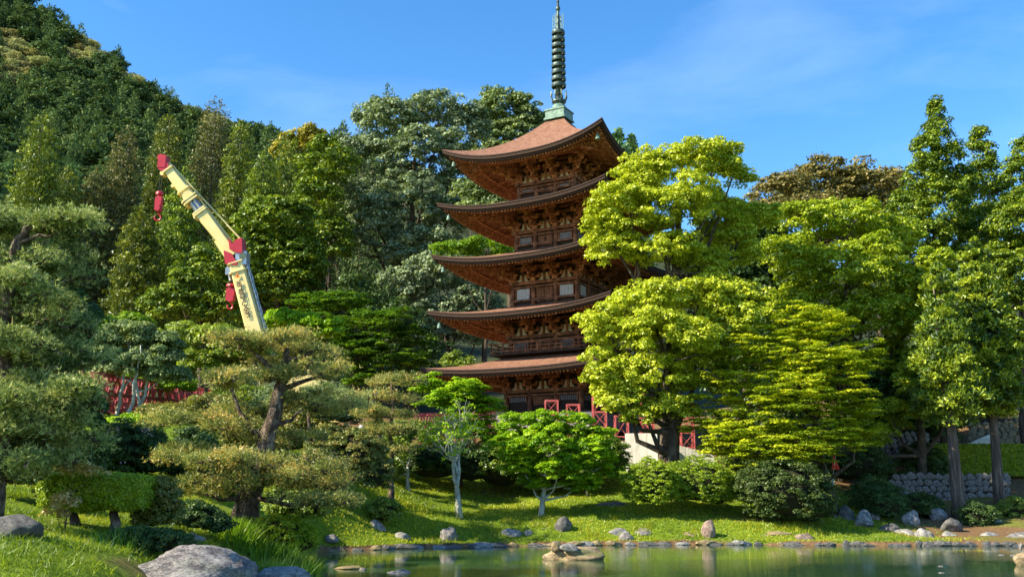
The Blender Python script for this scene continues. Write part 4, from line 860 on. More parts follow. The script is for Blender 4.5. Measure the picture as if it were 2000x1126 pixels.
# rocks in the water
isl = rock(1058, 1184, 1066, 1098, 33.5, 'sunlit mossy brown rock rising from the middle of the pond', 'rockwarm', seed=51, sub=4, depth=.5, sink=.4)
rock(1073, 1098, 1055, 1074, 33.4, 'small round stone on the left top of the pond rock', 'rockwarm', 'stone', 'stone', seed=52)
rock(1093, 1132, 1059, 1076, 33.2, 'flat grey green slab leaning on the pond rock', 'rockblue', 'stone_slab', 'stone', seed=53, depth=.4).rotation_euler = (0, R(14), 0)
rock(1984, 2060, 1068, 1108, 31, 'pale rock in the pond at the right picture edge', 'rockwarm', seed=54, sub=4)
rock(1991, 1998, 1058, 1072, 31, 'tiny upright pale stone on the rock at the right picture edge', 'rock', 'stone', 'stone', seed=55)
rock(650, 716, 1103, 1112, 29.5, 'flat white stone just above the water at the left of the pond', 'rockwarm', 'stone_slab', 'stone', seed=56, depth=.6)
rock(700, 718, 1108, 1114, 29.2, 'small white stone at the tip of the flat white stone', 'rock', 'stone', 'stone', seed=57)
rock(740, 802, 1112, 1130, 28.0, 'dark blue grey rock breaking the water near the bottom', 'rockblue', seed=58, sub=4)
for k, (x, y) in enumerate(((1956, 1083), (1978, 1084), (1840, 1118), (1838, 1105))):
    sp_ = shore_pt(x, y); rock(x - 6, x + 6, y - 2, y + 2, sp_[1], ['small pale pebble above water nearest the right pond rock', 'tiny pale stone tip just left of the right pond rock', 'pale stone tip in the shallow brown water at lower right', 'thin pale stone tip behind the lower right stone tip'][(1, 0, 2, 3)[k]], 'rock', 'stone', 'stone', seed=60 + k, sub=2)

# ------------------------------------------------------------------ stone walls of separate stones
stone_me = [rock_mesh(300 + k, 1, 12, .05) for k in range(6)]
for m_ in stone_me: m_.materials.append(M['rock'])
stone_sun_tone = [rock_mesh(320 + k, 1, 12, .05) for k in range(6)]  # paler stones: sunlight on the upper wall and slope put into their colour
for m_ in stone_sun_tone: m_.materials.append(M['rockwarm'])
def stone_wall(c00, c10, c11, c01, size, label, pool, seed, bury=.0):
    """four corners (bottom left, bottom right, top right, top left)"""
    c00, c10, c11, c01 = [np.array(c, float) for c in (c00, c10, c11, c01)]; O = (c00 + c10) / 2; t = empty('stone_wall', tuple(O), label, 'stone wall')
    nrm = unit(np.cross(c10 - c00, c01 - c00)); m_ = MB(); bk = -nrm * .55
    Vb = [c - O - nrm * .06 for c in (c00, c10, c11, c01)] + [c - O + bk for c in (c00, c10, c11, c01)]
    m_.add(Vb, [(0, 1, 2, 3), (7, 6, 5, 4), (0, 4, 5, 1), (3, 2, 6, 7), (0, 3, 7, 4), (1, 5, 6, 2)]); m_.build('backing', M['mortar'], t)
    rng = random.Random(seed); H = max(np.linalg.norm(c01 - c00), np.linalg.norm(c11 - c10)); rows = max(1, int(H / (size * .82)))
    for r in range(rows):
        v = (r + .5) / rows; a = c00 + (c01 - c00) * v; b = c10 + (c11 - c10) * v; L = np.linalg.norm(b - a); h = np.linalg.norm((c01 + (c11 - c01) * .5) - (c00 + (c10 - c00) * .5)) / rows; x = -size * .4 * (r % 2); 
        if h < .12: continue
        while x < L:
            w = size * rng.uniform(.7, 1.35); p = a + (b - a) * min(1, max(0, (x + w / 2) / L))
            o = bpy.data.objects.new('stone', rng.choice(pool)); C.objects.link(o); o.parent = t; o.location = tuple(p - O + np.array((0, 0, rng.uniform(-.05, .05)))); o.scale = (w * .60, size * .34, h * rng.uniform(.56, .70)); ang = math.atan2((b - a)[1], (b - a)[0]); o.rotation_euler = (rng.uniform(-.1, .1), rng.uniform(-.25, .25), ang + rng.uniform(-.1, .1)); x += w
    return t
stone_wall(at(1742, 985, 54), at(1966, 985, 54), at(1966, 925, 54.8), at(1742, 925, 54.8), .42, 'low dry stone wall below the long clipped hedge, half in shade', stone_me, 1)
stone_wall(at(1722, 922, 58), at(1806, 922, 58), at(1806, 842, 59), at(1722, 842, 59), .42, 'dark shaded stone wall rising left of the clipped hedge', stone_me, 2)
stone_wall(at(1895, 868, 62), at(2040, 868, 62), at(2040, 815, 63.5), at(1895, 830, 63.5), .46, 'sunlit stone wall above the hedge beside the white stair', stone_sun_tone, 3)
stone_wall(at(1880, 815, 64), at(2040, 815, 64), at(2040, 735, 74), at(1880, 765, 74), .62, 'sloping sunlit cobbled embankment above the stone wall at right', stone_sun_tone, 4)
# stair parapet
P4 = [at(1886, 868, 61), at(1948, 868, 61), at(1948, 842, 61), at(1940, 845, 61)]; O = P4[0]; m_ = MB(); n = 4
m_.add([p - O for p in P4] + [p - O + (0, .25, 0) for p in P4], [(0, 1, 2, 3), (7, 6, 5, 4), (0, 4, 5, 1), (1, 5, 6, 2), (2, 6, 7, 3), (3, 7, 4, 0)]); sw = m_.build('stair_parapet', M['concrete'], loc=tuple(O)); props(sw, 'white triangular stair side wall above the hedge at right', 'stair wall')
m_ = MB()
for k in range(16):
    f = k / 15; p = at(1900 + 46 * f, 868, 60.95) - O; top = at(1900 + 46 * f, 862 - 12 * f, 60.95) - O; m_.bar(p, top, .03)
m_.build('railing', M['steel'], sw)['kind'] = 'stuff'
# notice board, flag, bamboo pole, stone marker
p = at(1619, 960, 50.5); g_ = g1(p[0], 50.5); t = empty('notice_board', (p[0], 50.5, g_), 'small white notice board with blue print beside the dark trunk', 'sign')
q = at(1619, 947, 50.5); m_ = MB(); m_.box((0, 0, q[2] - g_), (.30, .02, .34)); bd_ = m_.build('board', M['white'], t); m_ = MB()
for k in range(2): m_.box((0, -.022, q[2] - g_ + .20 - .09 * k), (.24, .002, .03))
m_.build('print', M['blueink'], bd_); m_ = MB()
for k in range(4): m_.box((0, -.022, q[2] - g_ - .04 - .07 * k), (.22, .002, .010))
m_.build('print', M['ink'], bd_)
for sx in (-.26, .26): m_ = MB(); m_.box((sx, .04, (q[2] - g_ + .3) / 2), (.025, .02, (q[2] - g_ + .3) / 2)); m_.build('post', M['steel'], t)
p = at(1630, 905, 51); g_ = g1(p[0], 51); t = empty('flag', (p[0], 51, g_), 'small folded orange red flag on a slanting pole beside the dark trunk', 'flag')
m_ = MB(); m_.tube([(-.35, 0, 0), at(1632, 888, 51) - (p[0], 51, g_)], .02, 6); m_.build('pole', M['plaster'], t)
m_ = MB(); c = p - np.array((p[0], 51, g_)); V = []; F = []
for k in range(7):
    f = k / 6; w = .05 + .36 * f; V += [(-.02 - .5 * w + .05 * f, .03 * math.sin(k), c[2] + .42 - .72 * f), (.5 * w + .06 * f, .04 * math.sin(k * 2 + 1), c[2] + .42 - .72 * f)]
    if k: F.append((2 * k - 2, 2 * k - 1, 2 * k + 1, 2 * k))
n0 = len(V); V += [(x, y + .03, z) for x, y, z in V]; F += [tuple(n0 + q for q in f_[::-1]) for f_ in F]; m_.add(V, F); m_.build('cloth', M['cloth_red'], t)
p = at(762, 966, 44.5); g_ = g1(p[0], 44.5); m_ = MB(); m_.tube([(0, 0, -.1), (.02, 0, at(762, 903, 44.5)[2] - g_)], .055, 8); props(m_.build('bamboo_pole', M['bamboo'], loc=(p[0], 44.5, g_)), 'upright yellow bamboo prop pole beside the small pine trunk', 'bamboo pole')
p = at(1146, 968, 50); g_ = g1(p[0], 50); m_ = MB(); m_.box((0, 0, .18), (.05, .05, .25)); m_.box((0, 0, .43), (.07, .06, .03)); props(m_.build('marker_post', M['plaster'], loc=(p[0], 50, g_)), 'tiny pale marker post on the lawn behind the dark mound rock', 'post')
p = at(627, 838, 47); g_ = g1(p[0], 47); z1 = at(627, 818, 47)[2] - g_; m_ = MB(); m_.box((0, 0, z1 / 2), (.20, .16, z1 / 2)); m_.box((0, 0, z1), (.24, .2, .03)); props(m_.build('stone_marker', M['rock'], loc=(p[0], 47, g_)), 'grey stone marker block behind the orange topped azalea hedge', 'stone marker')
# worker behind the azalea hedge
def person(loc, label, h=1.68):
    t = empty('person', loc, label, 'person')
    me = bpy.data.meshes.new('body'); s = h / 1.7
    J = [((0, 0, .95), .14), ((0, 0, 1.18), .13), ((0, 0, 1.40), .15), ((0, -.01, 1.50), .055), ((0, -.02, 1.62), .10), ((.20, 0, 1.40), .06), ((.27, -.04, 1.14), .045), ((.24, -.20, .95), .035), ((-.20, 0, 1.40), .06), ((-.27, -.04, 1.14), .045), ((-.24, -.2, .95), .035), ((.09, 0, .88), .09), ((.10, -.02, .48), .06), ((.11, .02, .08), .045), ((.12, -.14, .03), .04), ((-.09, 0, .88), .09), ((-.10, -.02, .48), .06), ((-.11, .02, .08), .045), ((-.12, -.14, .03), .04)]
    E_ = [(0, 1), (1, 2), (2, 3), (3, 4), (2, 5), (5, 6), (6, 7), (2, 8), (8, 9), (9, 10), (0, 11), (11, 12), (12, 13), (13, 14), (0, 15), (15, 16), (16, 17), (17, 18)]
    me.from_pydata([tuple(np.array(j[0]) * s) for j in J], E_, []); o = link('body', me, t, M['cloth_navy']); o.modifiers.new('skin', 'SKIN'); me.skin_vertices[0].data[0].use_root = True
    for k, j in enumerate(J): me.skin_vertices[0].data[k].radius = (j[1] * s, j[1] * s * (.75 if k < 3 else 1))
    sb = o.modifiers.new('smooth', 'SUBSURF'); sb.levels = sb.render_levels = 1
    m_ = MB(); m_.lathe([(.17, 1.0), (.19, 1.2), (.20, 1.36), (.12, 1.46)], k=12); m_.build('vest', M['cloth_orange'], t, True)
    m_ = MB(); mb_ell(m_, (0, -.02, 1.60), (.085, .10, .12)); m_.build('head', M['skin'], t, True); m_ = MB(); m_.lathe([(.14, 1.64), (.125, 1.70), (.09, 1.76), (.02, 1.79)], (0, -.02, 0), 14); m_.build('helmet', M['white'], t, True)
    return t
p = at(706, 832, 47.0); person((p[0], 47.0, p[2] - 1.72), 'worker in a white helmet and orange vest behind the azalea hedge')

# ------------------------------------------------------------------ trees
def gb(px, py, Y): p = at(px, py, Y); return (p[0], Y, g1(p[0], Y))
# A bright camphor
tree('camphor_tree', gb(1303, 900, 51), lob(51, (1335, 325, 92, 44), (1250, 350, 58, 48, -1), (1432, 348, 34, 26, 1), (1395, 305, 40, 26, 0), (1232, 425, 70, 60, -1.5), (1322, 410, 90, 52, -2), (1200, 490, 52, 42, -1), (1290, 495, 70, 38, -1.5), (1400, 420, 50, 46, 1.0), (1468, 425, 44, 34, 2), (1430, 490, 66, 50, 1.5), (1370, 520, 50, 34, 0), dy=.9),
     M['bright'], .112, .38, 70000, 'tall camphor tree with yellow green crown overlapping the right side of the pagoda', seed=2, trunk=.5, low=-.6, subs=6, dens=1.15, inner=.05)
tree('camphor_tree', gb(1318, 905, 49), lob(49, (1262, 598, 84, 44, -1), (1372, 590, 78, 42), (1188, 650, 54, 44, -1), (1300, 665, 95, 50, -2), (1410, 645, 70, 50, -.5), (1440, 588, 48, 34, 0), (1192, 728, 58, 44, -1), (1285, 745, 80, 46, -1.5), (1228, 788, 50, 32, -1), (1302, 802, 50, 34, -1), (1378, 715, 60, 50), (1400, 560, 50, 30, 1), (1198, 768, 36, 30, -.5), (1262, 818, 46, 24, -1), dy=.9),
     M['bright'], .108, .36, 76000, 'broad lower camphor crown of bright yellow green clumps above the white wall', seed=3, trunk=.42, low=-.6, subs=6, dens=1.15, inner=.05)
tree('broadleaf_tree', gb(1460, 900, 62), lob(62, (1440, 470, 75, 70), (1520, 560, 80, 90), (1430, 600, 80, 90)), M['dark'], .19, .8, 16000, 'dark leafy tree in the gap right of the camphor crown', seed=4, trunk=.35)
# C brown crown tree beyond
tree('chinquapin_tree', gb(1590, 860, 98), lob(98, (1590, 372, 85, 50), (1520, 392, 66, 45, -3), (1660, 385, 70, 48), (1545, 440, 95, 50, -4), (1690, 430, 60, 55), (1620, 500, 110, 50), (1500, 500, 80, 50)), M['brown'], .20, .70, 52000, 'wide tree with brownish domed crown on the skyline at right', seed=6, trunk=.5, flat=.6, subs=5)
tree('chinquapin_tree', gb(1730, 860, 112), lob(112, (1700, 365, 55, 38), (1750, 385, 50, 50)), M['brown'], .28, 1.2, 9000, 'pinkish brown crown behind the domed brown crown, left of the tall cedar', seed=7, trunk=.4)
# D yellow-green mass
tree('oak_tree', gb(1640, 940, 57), lob(57, (1590, 445, 70, 42), (1665, 440, 66, 48), (1730, 478, 56, 52, 1), (1560, 515, 62, 52, -1), (1650, 530, 90, 60, -2), (1740, 560, 66, 60, -1), (1590, 610, 80, 60), (1690, 640, 90, 66, -1), (1790, 640, 55, 60), (1760, 720, 80, 60), dy=.9), M['oak'], .13, .42, 66000, 'large oak with fresh yellow green leaves between the camphor and the cedars', seed=8, trunk=.45, low=-.5, dens=1.1, subs=6, inner=.05)
tree('oak_tree', gb(1800, 960, 55), lob(55, (1835, 540, 42, 44), (1850, 600, 50, 50, -.5), (1870, 690, 54, 50), (1800, 760, 62, 46, -1), (1865, 780, 50, 50), (1740, 820, 60, 40, 0), (1690, 860, 50, 30, -1)), M['oak'], .12, .42, 28000, 'slim yellow green tree in front of the tall cedar', seed=9, trunk=.3, low=-.5, subs=4, dens=1.0)
# E layered maple
tree('maple_tree', gb(1630, 985, 48), lob(48, (1570, 640, 80, 44, 1), (1480, 690, 84, 46, 0), (1600, 720, 92, 50, -.5), (1680, 700, 50, 40, 1), (1410, 760, 70, 44, 0), (1520, 775, 100, 46, -1.5), (1640, 790, 72, 46, -.5), (1390, 830, 62, 30, 0), (1470, 850, 92, 40, -1.5), (1590, 860, 88, 40, -1), (1530, 885, 96, 34, -2), (1670, 850, 40, 40, 0), (1415, 880, 50, 22, 0)),
     M['mapleY'], .10, .42, 74000, 'wide spreading maple with flat yellow green layers above the big dark shrub', seed=10, trunk=.22, flat=.26, upn=1.5, low=-.6, dens=1.5, inner=.6, spray=.62,
     tintmap=lambda c, r: np.clip(r.uniform(.1, 1, len(c)), 0, 1))
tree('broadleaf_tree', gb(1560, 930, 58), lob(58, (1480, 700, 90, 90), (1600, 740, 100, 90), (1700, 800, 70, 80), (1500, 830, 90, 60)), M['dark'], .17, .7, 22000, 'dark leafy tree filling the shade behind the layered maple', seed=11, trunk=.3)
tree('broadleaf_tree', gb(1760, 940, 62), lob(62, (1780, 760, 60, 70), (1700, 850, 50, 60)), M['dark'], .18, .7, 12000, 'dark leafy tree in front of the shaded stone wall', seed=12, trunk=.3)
# cedars at right
def con_px(px, pytop, pybase, Y, halfw, label, m, seed, **k):
    b = at(px, pybase, Y); g_ = g1(b[0], Y) if Y < 92 else b[2]; top = zat(pytop, Y); return conifer((b[0], Y, g_), top - g_, halfw * mpp(Y, (pytop + pybase) / 2), label, m, seed, **k)
tree('cedar_tree', gb(1830, 900, 64), lob(64, (1828, 222, 9, 26), (1830, 262, 26, 36), (1812, 300, 30, 34, -.5), (1848, 320, 36, 40), (1805, 355, 46, 44, -1), (1860, 378, 48, 46, .5), (1782, 412, 46, 46, -1), (1840, 430, 60, 54, -1.5), (1880, 470, 50, 56, .5), (1790, 490, 62, 56, -1.5), (1850, 530, 76, 60, -1), (1790, 580, 80, 60, -1), (1860, 620, 70, 60, 0), dy=.9), M['cedar'], .13, .40, 58000, 'tallest cedar with a pointed green crown on the right skyline', 'cedar tree', seed=21, trunk=.4, bark='barkcedar', low=-.6, subs=6, dens=1.1, flat=.9, top=15, limbs=False, inner=.05)
tree('cedar_tree', gb(1925, 900, 68), lob(68, (1912, 276, 9, 22), (1914, 310, 24, 32), (1932, 342, 32, 36), (1905, 380, 34, 40), (1945, 400, 40, 46), (1915, 450, 50, 50, -.5), (1955, 490, 48, 56), (1920, 550, 60, 60, -.5), (1900, 620, 60, 60, 0), dy=.9), M['cedar'], .135, .42, 32000, 'second cedar behind and right of the tallest cedar', 'cedar tree', seed=22, trunk=.35, bark='barkcedar', low=-.6, subs=6, dens=1.1, flat=.9, top=14, limbs=False, inner=.05)
tree('cedar_tree', gb(2005, 900, 60), lob(60, (2004, 300, 14, 30), (1995, 345, 32, 40), (2015, 400, 50, 50), (1985, 450, 42, 46, -.5), (2020, 500, 66, 56), (1975, 540, 52, 46, -1), (2010, 600, 74, 56, -.5), (1962, 640, 36, 36, -1), (2000, 690, 50, 34, -1), dy=.9), M['cedar'], .125, .40, 40000, 'cedar cut by the right edge of the picture with a bright green crown', 'cedar tree', seed=23, trunk=.35, bark='barkcedar', low=-.6, subs=6, dens=1.1, flat=.8, top=12, limbs=False, inner=.05)
con_px(1955, 470, 988, 52, 64, 'cedar with a bare straight brown trunk in front of the stone wall at far right', M['cedar'], 24, n=26000, leaf=.13, crad=.5, power=.5, lowf=.34, trunk=.30, gap=.15)
con_px(1875, 520, 1012, 50, 62, 'cedar with a thick bare trunk standing left of the far right cedar trunk', M['cedar'], 25, n=16000, leaf=.13, crad=.5, power=.5, lowf=.36, trunk=.36, gap=.2)
tree('broadleaf_tree', gb(1850, 900, 60), lob(60, (1790, 830, 50, 50), (1850, 740, 50, 60), (1840, 840, 40, 40)), M['dark'], .15, .5, 14000, 'dark leafy tree filling the shade between the slim tree and the left cedar trunk', seed=180, trunk=.25, subs=3)
tree('broadleaf_tree', gb(1960, 820, 72), lob(72, (1930, 680, 50, 50), (1990, 690, 50, 50), (1870, 700, 40, 50)), M['cedar'], .15, .5, 14000, 'green tree above the cobbled slope behind the far right cedar trunk', seed=181, trunk=.25, subs=3)
# centre background
tree('evergreen_oak_tree', gb(800, 860, 96), lob(98, (860, 218, 62, 42), (770, 240, 70, 50, -1), (900, 262, 56, 50, 1), (720, 320, 62, 58, -2), (830, 310, 82, 62, -3), (905, 350, 50, 50, -1), (700, 400, 52, 55, -2), (790, 410, 90, 66, -4), (720, 470, 58, 52, -3), (810, 500, 78, 48, -4), (870, 440, 56, 56, -2)), M['silver'], .18, .62, 100000, 'huge silvery grey green evergreen oak standing left of the pagoda', seed=31, trunk=.6, flat=.8, dens=1.0, low=-.5, subs=6, inner=.05)
tree('evergreen_oak_tree', gb(1000, 850, 108), lob(110, (985, 212, 52, 38), (1030, 248, 42, 40), (955, 250, 46, 40), (1000, 290, 66, 46), (940, 320, 50, 45)), M['grey'], .20, .65, 30000, 'round olive crowned evergreen oak between the silvery oak and the spire', seed=32, trunk=.5, inner=.05, dens=.9, subs=5)
tree('evergreen_oak_tree', gb(870, 850, 88), lob(88, (850, 540, 66, 45), (920, 590, 60, 42), (800, 580, 62, 50), (870, 640, 80, 52), (940, 650, 45, 45)), M['silver'], .16, .55, 34000, 'lower silvery evergreen oak tucked beside the left eaves of the pagoda', seed=33, trunk=.4, subs=5, dens=1.1)
tree('broadleaf_tree', gb(940, 850, 92), lob(92, (925, 372, 34, 22), (950, 380, 45, 20), (1010, 390, 40, 18), (960, 420, 60, 30)), M['grey'], .19, .8, 9000, 'olive and yellow leaved tree seen under the top roof of the pagoda', seed=34, trunk=.3)
tree('broadleaf_tree', gb(950, 850, 84), lob(84, (955, 485, 50, 16), (890, 492, 45, 12), (1000, 500, 40, 16)), M['maple'], .15, .6, 7000, 'bright green treetop showing just above the third roof', seed=35, trunk=.25)
tree('shrub', gb(893, 760, 74), lob(74, (893, 712, 28, 22), (915, 735, 50, 25)), M['mid'], .12, .4, 6000, 'round olive shrub seen above the left end of the lowest roof', 'shrub', seed=36, trunk=.1)
for k, (x, y0, Y, w, lab) in enumerate([(745, 168, 122, 60, 'dark conifer on the skyline left of the silvery oak'), (700, 205, 124, 50, 'dark conifer on the skyline second left of the silvery oak'), (655, 240, 128, 48, 'small dark conifer on the skyline above the crane'), (1218, 256, 100, 40, 'dark conifer showing above the right end of the top roof'), (1245, 268, 104, 36, 'small dark conifer tip right of the top roof')]):
    con_px(x, y0, 700, Y, w, lab, M['hill'], 40 + k, n=8000, leaf=.26, crad=.95, trunk=.3, power=.6, gap=.1)
# left background cypresses
LC = [(30, 222, 92, 66, 'cypress', 'yellow green cedar rising at the far left edge behind the pine'), (90, 330, 96, 60, 'cypress', 'shorter cedar right of the far left cedar'), (205, 250, 100, 58, 'cypbrown', 'brownish bronze cypress left of the crane hook'), (150, 330, 98, 55, 'cypbrown', 'dull bronze cypress between the left cedars and the crane'),
      (290, 218, 104, 58, 'cypress', 'tall yellow green cypress behind the crane head'), (385, 190, 108, 66, 'cypbrown', 'tallest bronze green cypress just right of the crane head'), (440, 238, 98, 52, 'cypress', 'bright green cypress above the middle of the crane jib'),
      (540, 262, 98, 62, 'cypress', 'green cypress right of the crane jib'), (490, 300, 92, 55, 'cypress', 'cypress between the crane jib and the green cypress'), (330, 330, 90, 60, 'cypress', 'cypress directly behind the crane hook block'), (600, 300, 104, 60, 'cypress', 'dark cypress left of the silvery oak'), (250, 400, 86, 60, 'cypress', 'lower cypress left under the crane hook')]
for k, (x, y0, Y, w, mm, lab) in enumerate(LC): con_px(x, y0, 760, Y, w * 1.08, lab, M[mm], 60 + k, n=25000, leaf=.17, crad=.60, power=.42, lowf=.1, trunk=.35, name='cypress_tree', cat='cypress tree', droop=.25)
tree('round_cypress_tree', gb(540, 800, 80), lob(80, (540, 440, 74, 50), (500, 500, 56, 60), (570, 520, 62, 66), (540, 570, 70, 60)), M['cedar'], .16, .55, 40000, 'dense round topped dark green tree right of the crane joint', seed=80, trunk=.4, dens=1.8)
tree('broadleaf_tree', gb(390, 800, 76), lob(76, (395, 540, 55, 50), (350, 600, 60, 50), (430, 610, 45, 40)), M['cedar'], .15, .6, 22000, 'yellow green conifer clump left of the crane boom base', seed=81, trunk=.3)
tree('broadleaf_tree', gb(640, 800, 90), lob(90, (640, 330, 50, 55), (620, 410, 50, 60), (650, 480, 40, 60)), M['cedar'], .18, .7, 17000, 'olive tree between the round topped tree and the silvery oak', seed=82, trunk=.3)
tree('golden_tree', gb(610, 800, 118), lob(118, (600, 278, 42, 22), (570, 300, 30, 18)), M['gold'], .25, .8, 6000, 'golden yellow treetop on the skyline right of the crane', seed=83, trunk=.3)
tree('maple_tree', gb(690, 820, 70), lob(70, (600, 600, 46, 20, 0), (665, 598, 60, 24, 1), (735, 632, 60, 30, -1), (640, 640, 60, 30, -2), (800, 668, 50, 26, 0), (700, 690, 80, 36, -2), (790, 712, 56, 26, -1), (620, 700, 40, 30, 0), (720, 735, 60, 28, -2)), M['maple'], .12, .42, 36000, 'deep green maple with layered sprays between the crane and the pagoda', seed=84, trunk=.3, flat=.35, upn=1.3, dens=1.1, inner=.5, spray=.8, low=-.6, subs=3,
     tintmap=lambda c, r: np.clip(r.uniform(.0, .35, len(c)) + .5 * (r.random(len(c)) < .15), 0, 1))
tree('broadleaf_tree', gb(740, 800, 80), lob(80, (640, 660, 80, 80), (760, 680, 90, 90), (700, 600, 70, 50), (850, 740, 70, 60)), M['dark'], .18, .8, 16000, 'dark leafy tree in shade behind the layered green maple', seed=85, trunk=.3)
tree('shrub', gb(595, 730, 60), lob(60, (560, 632, 38, 22), (600, 640, 42, 22), (635, 648, 32, 20)), M['lime'], .12, .38, 14000, 'luminous yellow green shrub right of the crane boom base', 'shrub', seed=86, trunk=.12)
# left mid ground
tree('crape_myrtle_tree', gb(255, 812, 46), lob(46, (250, 668, 50, 36), (310, 690, 44, 38), (205, 700, 36, 36), (270, 720, 56, 30), (330, 735, 30, 20)), M['grey'], .10, .40, 26000, 'small grey leaved tree with several pale trunks in front of the dark red bridge', seed=87, trunk=.18, bark='barkpale', stems=4, top=3.2, low=-.4)
tree('shrub', gb(400, 800, 50), lob(50, (420, 665, 55, 24), (360, 655, 40, 20), (470, 690, 60, 26), (400, 710, 50, 30)), M['mid'], .10, .38, 18000, 'yellow green tree row just left of the garden pine top', 'shrub', seed=88, trunk=.15, tintmap=lambda c, r: r.uniform(.5, 1, len(c)))
tree('shrub', gb(205, 800, 54), lob(54, (210, 640, 36, 14), (260, 632, 34, 14)), M['maple'], .10, .34, 6000, 'bright green treetop just above the grey leaved tree', 'shrub', seed=89, trunk=.15)
tree('shrub', gb(320, 812, 52), lob(52, (330, 755, 46, 14), (270, 750, 30, 20)), M['maple'], .10, .34, 5000, 'bright leafy shrub behind the pale trunks', 'shrub', seed=90, trunk=.08)
# centre garden
tree('maple_tree', gb(900, 900, 52), lob(52, (835, 752, 40, 18, 0), (895, 765, 56, 22, -1), (855, 785, 44, 10, -.5), (945, 795, 44, 26, 0), (930, 840, 40, 24, 0), (970, 855, 34, 28, 0), (800, 748, 26, 12, 1)), M['lime'], .095, .34, 30000, 'fresh green maple in front of the left end of the lowest roof', seed=91, trunk=.14, flat=.4, upn=1.1, dens=1.3, inner=.5, spray=.5, low=-.6, subs=3, tintmap=lambda c, r: r.uniform(.1, .85, len(c)))
tree('maple_tree', gb(1056, 1003, 46), lob(46, (1005, 828, 34, 22), (1068, 822, 38, 22, -.5), (1125, 835, 38, 24), (1170, 858, 30, 24), (992, 870, 40, 26, -.5), (1065, 868, 58, 32, -1.2), (1140, 885, 50, 32, -.5), (1015, 912, 42, 26, -.5), (1095, 918, 56, 28, -1), (1185, 912, 32, 30), (1035, 945, 32, 16), (1135, 945, 40, 18, -.3), dy=.9), M['lime'], .085, .26, 50000, 'small vivid yellow green maple with a short pale trunk on the lawn', seed=92, trunk=.15, bark='barkpale', flat=.55, upn=.9, dens=1.0, inner=.25, low=-.8, subs=5, tintmap=lambda c, r: r.uniform(.0, .85, len(c)))
tree('shrub', gb(1140, 962, 51), lob(51, (1140, 905, 70, 45), (1060, 910, 70, 45), (980, 915, 60, 42), (1195, 890, 28, 40)), M['mid'], .09, .34, 26000, 'tall dark green hedge mass behind the small vivid maple', 'shrub', seed=93, trunk=0, core=True, tintmap=lambda c, r: r.uniform(.0, .55, len(c)))
tree('shrub', gb(860, 965, 51), lob(51, (850, 905, 70, 35), (920, 905, 50, 42)), M['dark'], .09, .34, 12000, 'dark evergreen bush in deep shade behind the white barked tree', 'shrub', seed=94, trunk=0, core=True)
# white barked bare tree
def branching(name, base, label, bark, leafm, n_leaf, seed, h, r0, spread, leaf=.07, cat='tree', splits=6, target=None):
    rng = np.random.default_rng(seed); t = empty(name, base, label, cat); tips = []; mb = MB()
    def grow(p, d, L, r, dep):
        pts = [p]; rad = [r]; q = p.copy(); dd = d.copy(); m_ = 4
        for k in range(m_):
            dd = unit(dd + rng.normal(size=3) * .16 + np.array((0, 0, .05))); q = q + dd * L / m_; pts.append(q.copy()); rad.append(r * (1 - .5 * (k + 1) / m_))
        mb.tube(pts, rad, 7 if dep < 2 else 5)
        if dep >= 1: tips.extend(pts[2:])
        if dep < 4:
            for k in range(3 if dep else splits):
                a = unit(dd * (.75 if dep else .55) + rdir(rng, 1)[0] * spread + np.array((0, 0, .25))); grow(pts[-1] if k < 2 else pts[-2], a, L * rng.uniform(.62, .82), r * .5, dep + 1)
    grow(np.zeros(3), np.array((0, 0, 1.0)), h * .30, r0, 0); mb.build('trunk', M[bark], t, True); tips = np.array(tips)
    c = tips[rng.integers(0, len(tips), n_leaf // 12)] + rng.normal(size=(n_leaf // 12, 3)) * .12; V, ti = clump_cloud(c, .22, 12, leaf, rng, .6, .7); link('crown', quads_mesh('crown', V, len(ti), M[leafm], ti), t); return t
branching('crape_myrtle_tree', gb(898, 1008, 44.8), 'white barked tree with many bare upward branches in the middle of the bank', 'barkpale', 'lime', 3400, 5, 6.4, .17, .74, .06, splits=5)
branching('crape_myrtle_tree', gb(798, 968, 48.5), 'small pale trunked tree with a bent side branch in front of the dark bush', 'barkpale', 'mid', 12000, 9, 4.2, .11, .8, .07, splits=4)
# clipped shrubs
def shrub(lobes, base, m, label, n, leaf, seed, cat='shrub', name='clipped_shrub', crad=.2, stems=True, group=None, tm=None):
    t = tree(name, base, lobes, m, leaf, crad, n, label, cat, group, seed, trunk=0, core=True, dens=2.6, flat=.7, upn=.35, low=-.75, inner=.0, tintmap=tm)
    return t
shrub(lob(45.5, (1272, 945, 52, 46)), gb(1272, 992, 45.5), M['topiary'], 'left bright clipped dome shrub below the white wall', 24000, .045, 101, crad=.13)
shrub(lob(46.2, (1362, 942, 70, 44), (1400, 955, 36, 36)), gb(1365, 985, 46.2), M['topiary'], 'right wide clipped dome shrub touching the left dome', 30000, .045, 102, crad=.13, tm=lambda c, r: r.uniform(.0, .6, len(c)))
shrub(lob(45, (1535, 960, 80, 58), (1580, 985, 46, 42), (1490, 950, 48, 46)), gb(1535, 1025, 45), M['azdark'], 'big dark loose shrub overhanging the reddish boulder', 26000, .07, 103, crad=.25, name='shrub')
shrub(lob(49, (1710, 970, 46, 32)), gb(1710, 1000, 49), M['dark'], 'dark rounded shrub on the shaded right bank', 10000, .06, 104, name='shrub', crad=.25)
shrub(lob(48, (1735, 990, 30, 26), (1910, 1008, 34, 24)), gb(1735, 1012, 48), M['dark'], 'low dark evergreen shrub at the foot of the left cedar trunk', 8000, .06, 105, name='shrub', crad=.25)
shrub(lob(50, (1985, 1000, 36, 24)), gb(1985, 1018, 50), M['mid'], 'low feathery green shrub at the right edge of the bank', 6000, .06, 106, name='shrub', crad=.25)
